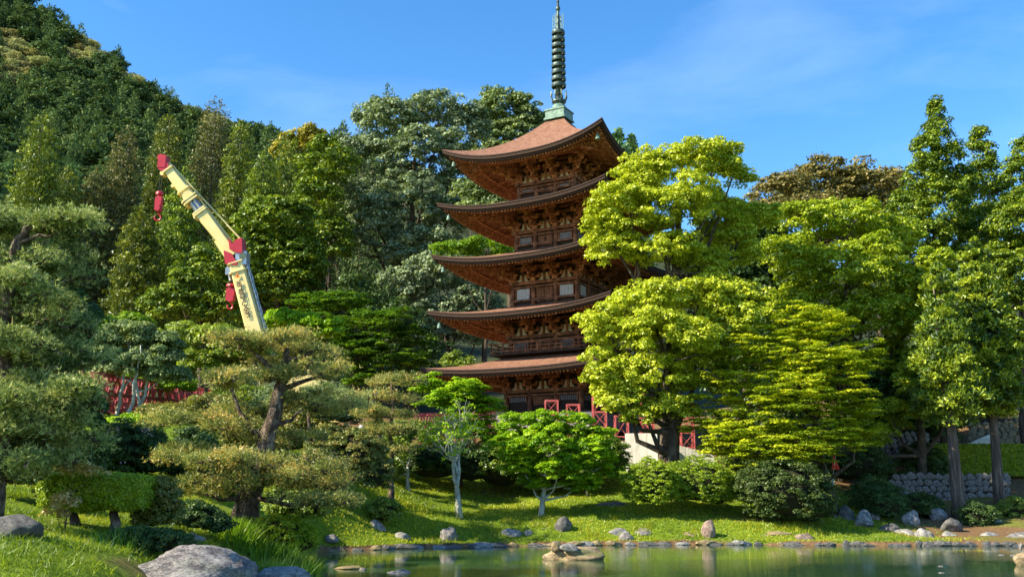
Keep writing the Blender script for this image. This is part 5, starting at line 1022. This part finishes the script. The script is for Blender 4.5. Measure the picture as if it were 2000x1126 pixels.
shrub(lob(38.5, (690, 890, 56, 48), (640, 880, 40, 44), (730, 920, 36, 40)), gb(690, 950, 38.5), M['azalea'], 'orange tipped azalea hedge right of the garden pine', 30000, .055, 107, name='azalea_bush', cat='azalea')
shrub(lob(41.8, (752, 998, 27, 22)), gb(752, 1018, 41.8), M['mid'], 'small spiky round green shrub above the upright stone', 5000, .07, 108, name='shrub')
shrub(lob(33, (250, 880, 72, 52), (300, 890, 30, 42), (200, 890, 36, 40)), gb(250, 930, 33), M['dark'], 'large dark clipped bush with pink flowers behind the topiary', 26000, .055, 109)
p = at(250, 850, 32); rng = np.random.default_rng(3); fc = np.array([at(x, y, 31.4) for x, y in ((208, 835), (215, 845), (212, 860), (170, 905), (162, 898), (288, 838), (292, 850), (240, 905), (202, 828), (225, 838), (278, 842))]); V, ti = clump_cloud(fc, .12, 9, .04, rng)
props(link('azalea_flowers', quads_mesh('azalea_flowers', V, len(ti), M['flower'], ti)), 'pink azalea flowers scattered over the dark clipped bush', 'flowers', kind='stuff')
shrub(lob(34, (265, 832, 55, 16)), gb(265, 850, 34), M['lime'], 'bright yellow green low bush on top behind the dark clipped bush', 7000, .06, 110, name='shrub')
shrub(lob(28, (60, 880, 80, 50), (150, 900, 50, 50), (-20, 860, 60, 60)), gb(90, 940, 28), M['dark'], 'dark shaded bush under the old pine at the left edge', 22000, .06, 120, name='shrub', crad=.3)
shrub(lob(34, (375, 900, 56, 56), (440, 930, 50, 44)), gb(390, 965, 34), M['dark'], 'dark evergreen bush hidden behind the lower pads of the garden pine', 20000, .06, 121, name='shrub', crad=.3)
shrub(lob(41, (560, 850, 80, 36), (480, 840, 60, 30), (620, 850, 50, 26)), gb(550, 895, 41), M['azalea'], 'azalea bush seen through the middle branches of the garden pine', 22000, .07, 122, name='azalea_bush', cat='azalea', crad=.3)
shrub(lob(30, (580, 985, 60, 34)), gb(580, 1010, 30), M['mid'], 'low leafy bush behind the tall grass right of the pine trunk', 9000, .05, 123, name='shrub', crad=.2)
shrub(lob(44, (330, 815, 60, 22), (420, 800, 60, 26)), gb(370, 830, 44), M['azalea'], 'yellow tipped low hedge in front of the dark red bridge', 14000, .07, 124, name='shrub', crad=.3)
for k, (x_, y_, w_, h_, Y_, m_n, lab) in enumerate([(1660, 905, 70, 40, 54, 'dark', 'dark bush in deep shade behind the notice board'), (1480, 905, 70, 36, 53, 'mid', 'green bush half hidden under the lowest maple layers'), (1800, 905, 40, 36, 56, 'dark', 'dark bush between the shaded stone wall and the left cedar trunk'), (1790, 990, 40, 22, 50, 'azdark', 'small brownish bush in front of the low dry stone wall'), (1110, 980, 0, 0, 0, '', ''), (480, 790, 70, 34, 50, 'mid', 'leafy bush that hides the foot of the crane'), (540, 800, 60, 34, 49, 'grey', 'grey green bush right of the crane foot'), (640, 790, 60, 40, 53, 'grey', 'grey green bush behind the stone marker block')]):
    if w_: shrub(lob(Y_, (x_, y_, w_, h_), (x_ + w_ * .5, y_ + h_ * .3, w_ * .6, h_ * .7)), gb(x_, y_ + h_, Y_), M[m_n], lab, 9000, .08, 140 + k, name='shrub', crad=.3)
tree('broadleaf_tree', gb(60, 930, 30), lob(30, (40, 560, 90, 90), (110, 660, 70, 80), (30, 730, 100, 90), (120, 800, 70, 60)), M['dark'], .12, .5, 26000, 'dark leafy tree added as shaded backdrop right behind the old left pine', seed=160, trunk=.2, subs=3, dens=1.0)  # dark leaves added behind the pine pads to stand in for shade
shrub(lob(23, (385, 1010, 44, 26), (425, 1025, 26, 18)), gb(395, 1038, 23), M['dark'], 'small dark evergreen bush left of the garden pine trunk', 8000, .04, 171, name='shrub', crad=.14)
shrub(lob(22, (40, 925, 60, 26), (100, 950, 36, 20)), gb(50, 955, 22), M['azalea'], 'low rough bush on the grass slope at the far left', 9000, .04, 172, name='shrub', crad=.16)
# topiary on two legs
b = gb(195, 1036, 20); t = empty('topiary', b, 'long flat topped topiary standing on two dark trunks at lower left', 'topiary'); rng = np.random.default_rng(4)
s = mpp(20, 980); w, h, d = 100 * s, 34 * s, .55; c = at(195, 958, 20) - np.array(b); n = 46000
q = rng.uniform(-1, 1, (n, 3)); ax = rng.integers(0, 3, n); q[np.arange(n), ax] = np.sign(q[np.arange(n), ax]); q = q / (np.abs(q) ** 5).sum(1, keepdims=True) ** .2; q[:, 2] = np.where((q[:, 2] > 0), q[:, 2] - .16 * q[:, 0] ** 2 - .06 * np.sin(q[:, 0] * 4), q[:, 2] + .1 * np.sin(q[:, 0] * 7)); nn = q.copy(); P = c + q * (w, d, h) * (1 + .05 * np.sin(q[:, :1] * 9 + 1) * np.sin(q[:, 1:2] * 5 + q[:, 2:] * 6) + .03 * np.sin(q[:, :1] * 23)) * (rng.uniform(.90, 1.03, (n, 1)) + np.maximum(0, rng.normal(0, .03, (n, 1)))) + rng.normal(size=(n, 3)) * .012
ti = np.clip(rng.uniform(0, 1, n) * .7 + .15, 0, 1); link('crown', quads_mesh('crown', cards(P, nn + rng.normal(size=P.shape) * .9 + (0, 0, .3), .024 * rng.uniform(.7, 1.4, n), rng), n, M['topiary'], ti), t)
mb = MB(); mb_ell(mb, c, (w * .93, d * .9, h * .86)); mb.build('branches', M['darkcore'], t)['kind'] = 'stuff'  # solid dark core added inside the topiary to stop see-through
for px in (143, 222):
    p = at(px, 1036, 20) - np.array(b); m_ = MB(); m_.tube([(p[0], 0, g1(p[0] + b[0], 20) - b[2] - .1), (p[0] + .03, 0, .15), (p[0] - .04, .02, .32), (p[0] + .02, 0, c[2])], [.14, .10, .085, .10], 9); m_.build('trunk', M['barkpine'], t, True)
shrub(lob(20.5, (318, 985, 34, 48), (300, 1000, 36, 34)), gb(315, 1036, 20.5), M['azalea'], 'dark rounded shrub with reddish tips right of the topiary', 14000, .035, 112, name='shrub', crad=.12)
shrub(lob(18.6, (270, 1055, 60, 22), (330, 1060, 40, 22)), gb(285, 1075, 18.6), M['dark'], 'low dark shrub under the topiary behind the big boulder', 9000, .035, 113, name='shrub', crad=.12)
tree('photinia_shrub', gb(125, 1036, 18.9), lob(18.9, (150, 918, 30, 14), (125, 985, 26, 20), (110, 1005, 18, 14), (180, 925, 20, 10)), M['photinia'], .045, .12, 1500, 'young photinia shoots with coppery leaves against the topiary', 'shrub', seed=114, trunk=.02, dens=1.0, inner=.3)
# ------------------------------------------------------------------ pines
def tufts(P, D, size, rng, k=7, width=.07):
    """needle tufts: k thin triangles fanned around direction D"""
    n = len(P); P = np.repeat(P, k, 0); D = np.repeat(unit(D), k, 0); s = np.repeat(np.broadcast_to(size, (n,)), k)[:, None]
    d = unit(D * .75 + rdir(rng, n * k) * .75); sd_ = unit(np.cross(d, rdir(rng, n * k))) * s * width
    return np.stack([P - sd_, P + sd_, P + d * s * rng.uniform(.75, 1.2, (n * k, 1))], 1).reshape(-1, 3)
def pine(name, base, Y, pads, trunk, limbs, label, n, size, seed, m='needle', cat='pine tree', bark='barkpine', tr=(.27, .07), candles=0, k=5, width=.085, dy=1.0):
    rng = np.random.default_rng(seed); base = np.array(base, float); t = empty(name, base, label, cat)
    L = lob(Y, *[(q[0], q[1], q[2] * 1.05, q[3] * 1.1, q[4]) for q in pads], dy=dy); L2 = []; n = int(n * 1.9)
    for (x, y, z, rx, ry, rz) in L:
        for q in range(10):
            aa = rng.uniform(0, 6.283); e = math.sqrt(rng.uniform(.02, 1)) * 1.12; f = rng.uniform(.18, .42); L2.append((x + rx * e * math.cos(aa), y + ry * e * math.sin(aa), z + rng.uniform(-.75, .7) * rz * (1 - .5 * e), rx * f, ry * f, rz * rng.uniform(.25, .5)))
    L = np.array(L2); vol = L[:, 3] * L[:, 4]; vol /= vol.sum(); P = []; D = []; T = []
    mbr = MB()
    for (x, y, z, rx, ry, rz), v in zip(L, vol):
        m_ = int(n * v); nc = max(6, int(m_ / 30)); a = rng.uniform(0, 6.283, nc); r = np.sqrt(rng.uniform(0, 1, nc)) * (1 + .16 * np.sin(a * 3 + x) + .10 * np.sin(a * 7 + z)); cz = np.sqrt(np.maximum(0, 1 - np.minimum(r, 1) ** 2)) * rng.uniform(.1, 1.0, nc) - .25 * rng.random(nc)
        cc = np.stack([x + rx * r * np.cos(a), y + ry * r * np.sin(a), z + rz * cz + .06 * rng.normal(size=nc) * rz], 1)
        idx = rng.integers(0, nc, m_); off = rng.normal(size=(m_, 3)) * np.array((1, 1, .6)) * size * 1.5
        P.append(cc[idx] + off); D.append(off / size * .35 + np.array((0, 0, .9)) + (cc[idx] - (x, y, z)) / (rx, ry, rz) * .45); T.append(rng.uniform(.0, .95, nc)[idx])
        p0 = np.array((x, y, z - rz * .35)) - base
        for q in range(3):
            aa = rng.uniform(0, 6.283); e = p0 + np.array((rx * .8 * math.cos(aa), ry * .8 * math.sin(aa), rz * .25)); mid = (p0 + e) / 2 + rng.normal(size=3) * .06; mbr.tube([p0, mid, e], [.035, .022, .01], 5)
    P = np.concatenate(P) - base; D = np.concatenate(D); T = np.concatenate(T)
    V = tufts(P, D, size * rng.uniform(.8, 1.3, len(P)), rng, k, width); ti = np.clip(np.repeat(T, k) + rng.normal(0, .12, len(P) * k), 0, 1)
    link('crown', quads_mesh('crown', V, len(ti), M[m], ti, 3), t)
    mb = MB(); pts = [at(x, y, Y + (q[0] if q else 0)) - base for x, y, *q in trunk]; pts[0] = np.array((pts[0][0], pts[0][1], g1(pts[0][0] + base[0], pts[0][1] + base[1]) - base[2] - .1)) if Y < 90 else pts[0]
    rr_ = np.linspace(tr[0], tr[1], len(pts)); rr_[0] *= 1.25; 
    # densify with wobble
    P2 = []; R2 = []
    for a_, b_, ra, rb in zip(pts, pts[1:], rr_, rr_[1:]):
        for f in (0, .33, .66): P2.append(a_ * (1 - f) + b_ * f + rng.normal(size=3) * .018); R2.append((ra * (1 - f) + rb * f) * rng.uniform(.94, 1.08))
    P2.append(pts[-1]); R2.append(rr_[-1]); mb.tube(P2, R2, 11); mb.build('trunk', M[bark], t, True)
    for lm in limbs:
        m_ = MB(); r0 = lm[0]; q = [at(x, y, Y + (o[0] if o else 0)) - base for x, y, *o in lm[1:]]; P2 = []; 
        for a_, b_ in zip(q, q[1:]):
            for f in (0, .5): P2.append(a_ * (1 - f) + b_ * f + rng.normal(size=3) * .02)
        P2.append(q[-1]); m_.tube(P2, list(np.linspace(r0, r0 * .35, len(P2))), 7); m_.build('branch', M[bark], t, True)
    mbr.build('twigs', M[bark], t)['kind'] = 'stuff'
    if candles:
        m_ = MB()
        for q in range(candles):
            j = rng.integers(0, len(L)); x, y, z, rx, ry, rz = L[j]; a = rng.uniform(0, 6.28); r = math.sqrt(rng.random()) * .9; p = np.array((x + rx * r * math.cos(a), y + ry * r * math.sin(a), z + rz * math.sqrt(1 - r * r))) - base; hh = rng.uniform(.12, .28); m_.tube([p, p + (rng.normal() * .015, 0, hh)], [.012, .006], 4)
        m_.build('candles', M['bamboo'], t)['kind'] = 'stuff'
    return t
pine('pine_tree', gb(474, 1037, 26), 26, [(560, 668, 92, 24, 0), (615, 690, 42, 18, .5), (480, 672, 40, 18, -.3), (612, 722, 62, 18, -.4), (450, 738, 78, 24, -.5), (520, 712, 40, 16, .6), (602, 785, 66, 26, .8), (400, 830, 88, 32, -.2), (470, 805, 50, 22, 1.2), (385, 892, 66, 30, -.6), (560, 862, 66, 30, 1.0), (450, 902, 80, 28, -1.0), (600, 905, 66, 34, -.2), (655, 940, 40, 36, .3), (550, 935, 86, 24, -1.0), (415, 950, 76, 24, -.8), (610, 975, 76, 20, -.4)],
     [(474, 1037), (482, 985), (505, 915), (522, 860), (538, 800), (548, 755), (556, 712), (560, 680)],
     [(.10, (524, 858), (492, 838), (468, 802), (452, 758)), (.07, (532, 832), (570, 818), (592, 798)), (.08, (548, 758), (600, 742), (650, 732)), (.08, (550, 740), (500, 690), (470, 678)), (.07, (556, 705), (600, 690), (620, 682)), (.09, (512, 895), (450, 905, -.4), (400, 905, -.5)), (.09, (508, 905), (570, 915, -.3), (640, 945)), (.08, (485, 975), (430, 975, -.5), (400, 965, -.6)), (.08, (488, 970), (560, 985, -.5), (620, 980, -.4)), (.06, (500, 915), (450, 885, -.9), (430, 880, -1))],
     'spreading cloud pruned garden pine leaning right in front of the crane', 23000, .085, 7, tr=(.34, .07))
pine('pine_tree', gb(-25, 1000, 18), 18, [(50, 425, 115, 36, 0), (130, 440, 50, 30, .5), (10, 500, 70, 30, 1), (120, 500, 48, 22, 1), (60, 570, 110, 36, -.3), (10, 600, 60, 40, .5), (120, 620, 60, 34, .3), (30, 670, 90, 36, 0), (120, 700, 66, 36, .4), (50, 760, 110, 40, -.4), (140, 790, 50, 32, .3), (40, 840, 110, 34, 0), (120, 860, 60, 28, .6), (-40, 720, 80, 200, 1.5), (-50, 480, 80, 100, 1), (60, 515, 100, 26, .6), (100, 640, 80, 34, .8), (30, 720, 100, 30, .8), (70, 810, 110, 30, .4), (20, 885, 110, 36, .2), (100, 905, 70, 26, .6), (-10, 930, 60, 26, -.2), (150, 540, 30, 26, .8), (150, 640, 30, 30, .8)],
     [(-25, 1000), (-5, 860), (8, 760), (4, 660), (14, 580), (26, 510), (38, 465), (60, 440)],
     [(.07, (20, 545), (-20, 490)), (.05, (34, 478), (80, 462), (112, 456)), (.06, (8, 600), (60, 612), (130, 640)), (.07, (6, 660), (50, 665), (120, 690)), (.06, (8, 760), (60, 800), (150, 780)), (.05, (26, 510), (60, 490), (90, 470))],
     'tall old pine with upright candles filling the left edge of the picture', 34000, .085, 8, m='needleG', tr=(.22, .06), candles=70, dy=.8)
pine('pine_tree', gb(764, 966, 44), 44, [(765, 742, 48, 10, 0), (735, 772, 42, 10, -.4), (795, 778, 30, 9, .3), (755, 806, 50, 10, .2), (725, 806, 28, 8, 0), (775, 838, 48, 12, -.3), (735, 832, 30, 9, .5), (760, 880, 44, 18, -.2), (725, 900, 20, 16, 0)],
     [(764, 966), (766, 900), (762, 850), (768, 800), (765, 745)], [(.05, (765, 790), (735, 778)), (.05, (764, 815), (740, 812)), (.05, (764, 850), (790, 840))], 'slim pine with thin flat pads between the azalea hedge and the white barked tree', 6000, .10, 9, tr=(.12, .05), width=.09)
pine('pine_tree', gb(560, 850, 40), 40, [(590, 790, 70, 20, 0), (640, 800, 40, 18, .3), (690, 780, 40, 22, .5)], [(600, 860), (604, 820), (600, 790)], [], 'grey green pine mass behind the right side of the garden pine', 5000, .09, 10, m='needleG', tr=(.10, .05))

# ------------------------------------------------------------------ trees on the hillside
rng = np.random.default_rng(11); cand = []
for ti_ in np.arange(0.06, 1.03, .020):
    yr0 = 92 + 200 * ti_; stepx = 46 * 190 / (92 + 220 * ti_) * .60
    x = -120 + rng.uniform(0, stepx)
    while x < 1560:
        cand.append((x + rng.normal() * 6, min(1.02, ti_ + rng.normal() * .008))); x += stepx * rng.uniform(.8, 1.25)
cand = np.array(cand); hx, hy, hz = hill_z(cand[:, 0], cand[:, 1]); P = np.stack([hx, hy, hz], 1); px, py = proj(P)
vis = np.interp(px, [0, 110, 200, 330, 450, 600, 700, 780, 1150, 1300, 1560], [430, 430, 420, 400, 420, 400, 300, 240, 300, 420, 470]) # base lines of what stands in front
ok = (px > -110) & (px < 1550) & (py - 40 < vis); P = P[ok]; px = px[ok]; py = py[ok]
inview = (px > 0) & (px < 760) & (py > -10); pz_ = np.array([(30, 120, 60, 34), (170, 95, 42, 26), (265, 150, 30, 18), (390, 205, 34, 16), (460, 232, 62, 22), (600, 275, 60, 25), (10, 75, 34, 22)]); zz_ = (((px[:, None] - pz_[None, :, 0]) / pz_[None, :, 2]) ** 2 + ((py[:, None] - 25 - pz_[None, :, 1]) / pz_[None, :, 3]) ** 2).min(1); order = np.argsort(-(inview * 1e6) - 1e4 * (zz_ < 1) * inview + P[:, 1]); P = P[order]; px = px[order]; py = py[order]
def hill_crown(kind, seed, nleaf, leaf):
    r = np.random.default_rng(seed)
    if kind == 'c': return conifer_mesh('crown', 11.5, 3.3, nleaf, leaf, M['hill'], seed, .05, .6, 1.0, .2)
    lb = [(0, 0, 6, 3.2, 3.2, 2.6)] + [(r.uniform(-2.2, 2.2), r.uniform(-2.2, 2.2), r.uniform(4.2, 7.4), r.uniform(1.7, 2.4), r.uniform(1.7, 2.4), r.uniform(1.4, 2.0)) for _ in range(5)]
    c = lobe_clumps(lb, .85, r, 1.2, -.3, .05); V, ti = clump_cloud(c, .85, max(3, nleaf // len(c)), leaf, r, .75, .5); return quads_mesh('crown', V, len(ti), M['hillpale'] if kind == 'p' else M['hill'], ti)
kinds = [('c', 1), ('c', 2), ('b', 3), ('b', 4), ('b', 5), ('p', 6), ('c', 7)]; hm = [hill_crown(k, s_, 4200, .20) for k, s_ in kinds]
tm = MB(); tm.tube([(0, 0, -1.5), (0, 0, 3), (0, 0, 6)], [.3, .22, .1], 6); trunk_me = tm.build('trunk', M['bark']); TRM = trunk_me.data; bpy.data.objects.remove(trunk_me)
LABH = {'c': ('pointed dark green conifer in the forest that covers the hill', 'conifers on the hillside'), 'b': ('rounded dark green tree in the forest that covers the hill', 'green trees on the hillside'), 'p': ('pale straw coloured treetop in the forest that covers the hill', 'pale trees on the hillside')}
pale_zones = pz_
NH = 285
for k in range(min(NH, len(P))):
    z_ = (((px[k] - pale_zones[:, 0]) / pale_zones[:, 2]) ** 2 + ((py[k] - 25 - pale_zones[:, 1]) / pale_zones[:, 3]) ** 2).min()
    j = 5 if z_ < 1 else int(rng.choice([0, 1, 2, 3, 4, 6] if P[k][1] < 215 else [2, 3, 4, 0, 1, 6])); kd = kinds[j][0]; o = empty('hillside_tree', tuple(P[k] + (0, 0, -1.2)), LABH[kd][0], 'tree', LABH[kd][1], rng.uniform(0, 6.28)); far = P[k][1] > 215; s = rng.uniform(.55, .9) if far else rng.uniform(.55, 1.0); o.scale = (s, s, s * rng.uniform(.75, 1.0 if far else 1.15))
    link('crown', hm[j], o); link('trunk', TRM, o)
rest = P[NH:]
if len(rest):
    small = [hill_crown(k, s_ + 50, 430, .60) for k, s_ in (('c', 1), ('b', 3), ('b', 4))]
    base = []
    for m_ in small:
        a = np.zeros(len(m_.vertices) * 3, np.float32); m_.vertices.foreach_get('co', a); tt = np.zeros(len(m_.polygons), np.float32); m_.attributes['tint'].data.foreach_get('value', tt); base.append((a.reshape(-1, 3), tt))
    VV = []; TT = []
    for p in rest:
        a, tt = base[rng.integers(0, 3)]; s = rng.uniform(.6, .95); th = rng.uniform(0, 6.28); c_, s_ = math.cos(th), math.sin(th); VV.append(a @ np.array(((c_, s_, 0), (-s_, c_, 0), (0, 0, 1))) * s + p - (0, 0, 1.2)); TT.append(np.clip(tt + rng.normal() * .12, 0, 1))
    VV = np.concatenate(VV); TT = np.concatenate(TT); props(link('hillside_forest', quads_mesh('hillside_forest', VV, len(TT), M['hill'], TT)), 'dense green forest covering the hill behind the garden', 'forest', kind='stuff')
print('hill trees', len(P), 'individual', min(NH, len(P)))

# ------------------------------------------------------------------ grass
def blades(P, h, w, rng, k=3, lean=.5):
    n = len(P); P = np.repeat(P, k, 0); P = P + np.c_[rng.normal(size=(n * k, 2)) * np.repeat(w, k)[:, None] * 2.5 if not np.isscalar(w) else rng.normal(size=(n * k, 2)) * w * 2.5, np.zeros(n * k)]
    hh = (np.repeat(h, k) if not np.isscalar(h) else h) * rng.uniform(.5, 1.3, n * k); ww = (np.repeat(w, k) if not np.isscalar(w) else w) * rng.uniform(.7, 1.3, n * k); a = rng.uniform(0, 6.283, n * k); sd_ = np.stack([np.cos(a), np.sin(a), 0 * a], 1) * ww[:, None]
    tip = np.stack([rng.normal(size=n * k) * lean * hh, rng.normal(size=n * k) * lean * hh, hh], 1); return np.stack([P - sd_, P + sd_, P + tip], 1).reshape(-1, 3)
def scatter(n, x0, x1, y0, y1, rng):
    x = rng.uniform(x0, x1, n); y = rng.uniform(y0, y1, n); return x, y
rng = np.random.default_rng(21)
x, y = scatter(52000, -12, 20, 38, 53, rng); d = pond_sd(x, y); e = earth_mask(x, y); zs = gz(x, y); keep = (d > .05) & (rng.random(len(x)) > e * 1.6) & (y > 36) & (np.sin(x * 1.7 + 3 * np.sin(y * .9)) + rng.normal(size=len(x)) * .8 > -1.2)
P = np.stack([x, y, zs], 1)[keep]; V = blades(P, .085, .018, rng, 3); ti = np.clip(np.repeat(.5 + .28 * np.sin(P[:, 0] * .8 + 2 * np.sin(P[:, 1] * .7)), 3) + rng.normal(0, .2, len(P) * 3), 0, 1)
props(link('grass', quads_mesh('grass', V, len(ti), M['grass'], ti, 3)), 'short sunlit grass on the far bank of the pond', 'grass', kind='stuff')
x, y = scatter(70000, -16, -2.5, 11, 38, rng); d = pond_sd(x, y); wn_ = np.sin(x * 1.1 + 2 * np.sin(y * .5)) * np.sin(y * .8 + 1.5 * np.sin(x * .9)) + .35 * np.sin(x * 3.3) * np.sin(y * 2.9); keep = (d > .05) & (np.abs(x / y) < .56) & (rng.random(len(x)) > np.clip(wn_ * 1.6 - .1, 0, .93)); P = np.stack([x, y, gz(x, y)], 1)[keep]; near = P[:, 1] < 24
V = blades(P, .10 * rng.uniform(.5, 1.3, len(P)), .008, rng, 3, .7); ti = np.clip(np.repeat(.42 + .32 * np.sin(P[:, 0] * 1.3 + 2 * np.sin(P[:, 1] * .9)), 3) + rng.normal(0, .2, len(P) * 3), 0, 1)
props(link('grass', quads_mesh('grass', V, len(ti), M['grass'], ti, 3)), 'taller lush grass on the near left bank around the pine and topiary', 'grass', kind='stuff')
def clump(px0, px1, Y, dY, n, h, label, m='reed', w=.011, seed=1, cat='grass clump', name='grass_clump', nearY=None, lean=.4):
    r = np.random.default_rng(seed); a = at(px0, 1040, Y); b = at(px1, 1040, Y); x = r.uniform(a[0], b[0], n); y = Y + r.normal(size=n) * dY; z = gz(x, y); z = np.maximum(z, 0); c = ((a[0] + b[0]) / 2, Y, g1((a[0] + b[0]) / 2, Y)); P = np.stack([x, y, z], 1) - np.array(c); f = 1 - ((x - (a[0] + b[0]) / 2) / ((b[0] - a[0]) / 2)) ** 2; V = blades(P, h * (.45 + .55 * f), w, r, 4, lean); ti = np.clip(r.uniform(.1, .9, len(P)).repeat(4) + r.normal(0, .1, len(P) * 4), 0, 1)
    return props(link(name, quads_mesh(name, V, len(ti), M[m], ti, 3), loc=c), label, cat)
shrub(lob(25.6, (548, 1042, 58, 32), (590, 1055, 30, 26)), gb(555, 1075, 25.6), M['topiary'], 'dark low bush with bright green tips right of the garden pine trunk', 12000, .035, 170, name='shrub', crad=.14)
clump(505, 632, 25.0, .4, 450, .6, 'thin drooping blades of tall grass right of the pine trunk', seed=1, lean=.55)
clump(430, 520, 24.6, .35, 900, .5, 'bright green leafy clump at the foot of the garden pine', 'maple', .022, seed=2)
clump(480, 600, 21.5, .4, 900, .55, 'blue green tuft of long grass between the big boulder and the water', seed=3)
clump(215, 300, 18.6, .3, 500, .35, 'thin grass tuft left behind the big boulder', seed=4)
x = []
for k in range(26):
    px_ = rng.uniform(660, 1600); py_ = np.interp(px_, [640, 1000, 2000], [1074, 1065, 1064]) - rng.uniform(2, 14); sp_ = shore_pt(px_, py_)
    x.append((sp_[0], sp_[1]))
x = np.array(x); x = np.repeat(x, 60, 0) + rng.normal(size=(len(x) * 60, 2)) * .28; x = x[pond_sd(x[:, 0], x[:, 1]) > -.05]; P = np.c_[x, gz(x[:, 0], x[:, 1])]; V = blades(P, .22, .016, rng, 3); ti = rng.uniform(.2, 1, len(P) * 3)
props(link('shore_grass', quads_mesh('shore_grass', V, len(ti), M['grass'], ti, 3)), 'tufts of long grass along the stone edging of the far shore', 'grass', kind='stuff')
# clipped hedge at right, bushes on the embankment
A, B = at(1805, 918, 57.5), at(2060, 918, 57.5); zt_ = zat(869, 57.5); t = empty('hedge', ((A[0] + B[0]) / 2, 57.5, A[2] - .3), 'long square clipped hedge on top of the low stone wall at right', 'hedge'); w = (B[0] - A[0]) / 2; h = (zt_ - A[2] + .3) / 2; n = 34000
q = rng.uniform(-1, 1, (n, 3)); axx = rng.choice([1, 1, 2], n); q[np.arange(n), axx] = np.where(axx == 1, -1, 1); P = q * (w, .5, h) + (0, 0, h) + rng.normal(size=(n, 3)) * .035; nn = np.zeros((n, 3)); nn[np.arange(n), axx] = np.where(axx == 1, -1, 1)
link('crown', quads_mesh('crown', cards(P, nn + rng.normal(size=P.shape) * .7, .05 * rng.uniform(.7, 1.3, n), rng), n, M['topiary'], np.clip(rng.uniform(0, .9, n), 0, 1)), t); m_ = MB(); m_.box((0, 0, h), (w * .99, .44, h * .96)); m_.build('branches', M['darkcore'], t)  # solid dark box added inside the hedge to stop see-through
for k, (x_, y_, Y_, r_, lab) in enumerate([(1912, 760, 68, 24, 'round green bush on the cobbled slope left of the far cedar trunk'), (1893, 800, 66, 24, 'green bush at the left foot of the cobbled slope'), (1975, 755, 70, 20, 'green bush near the top of the cobbled slope'), (1998, 790, 66, 20, 'green bush on the slope cut by the right picture edge')]):
    shrub(lob(Y_, (x_, y_, r_, r_ * .8)), tuple(at(x_, y_ + r_, Y_)), M['topiary'], lab, 3500, .09, 130 + k, name='shrub', crad=.3)
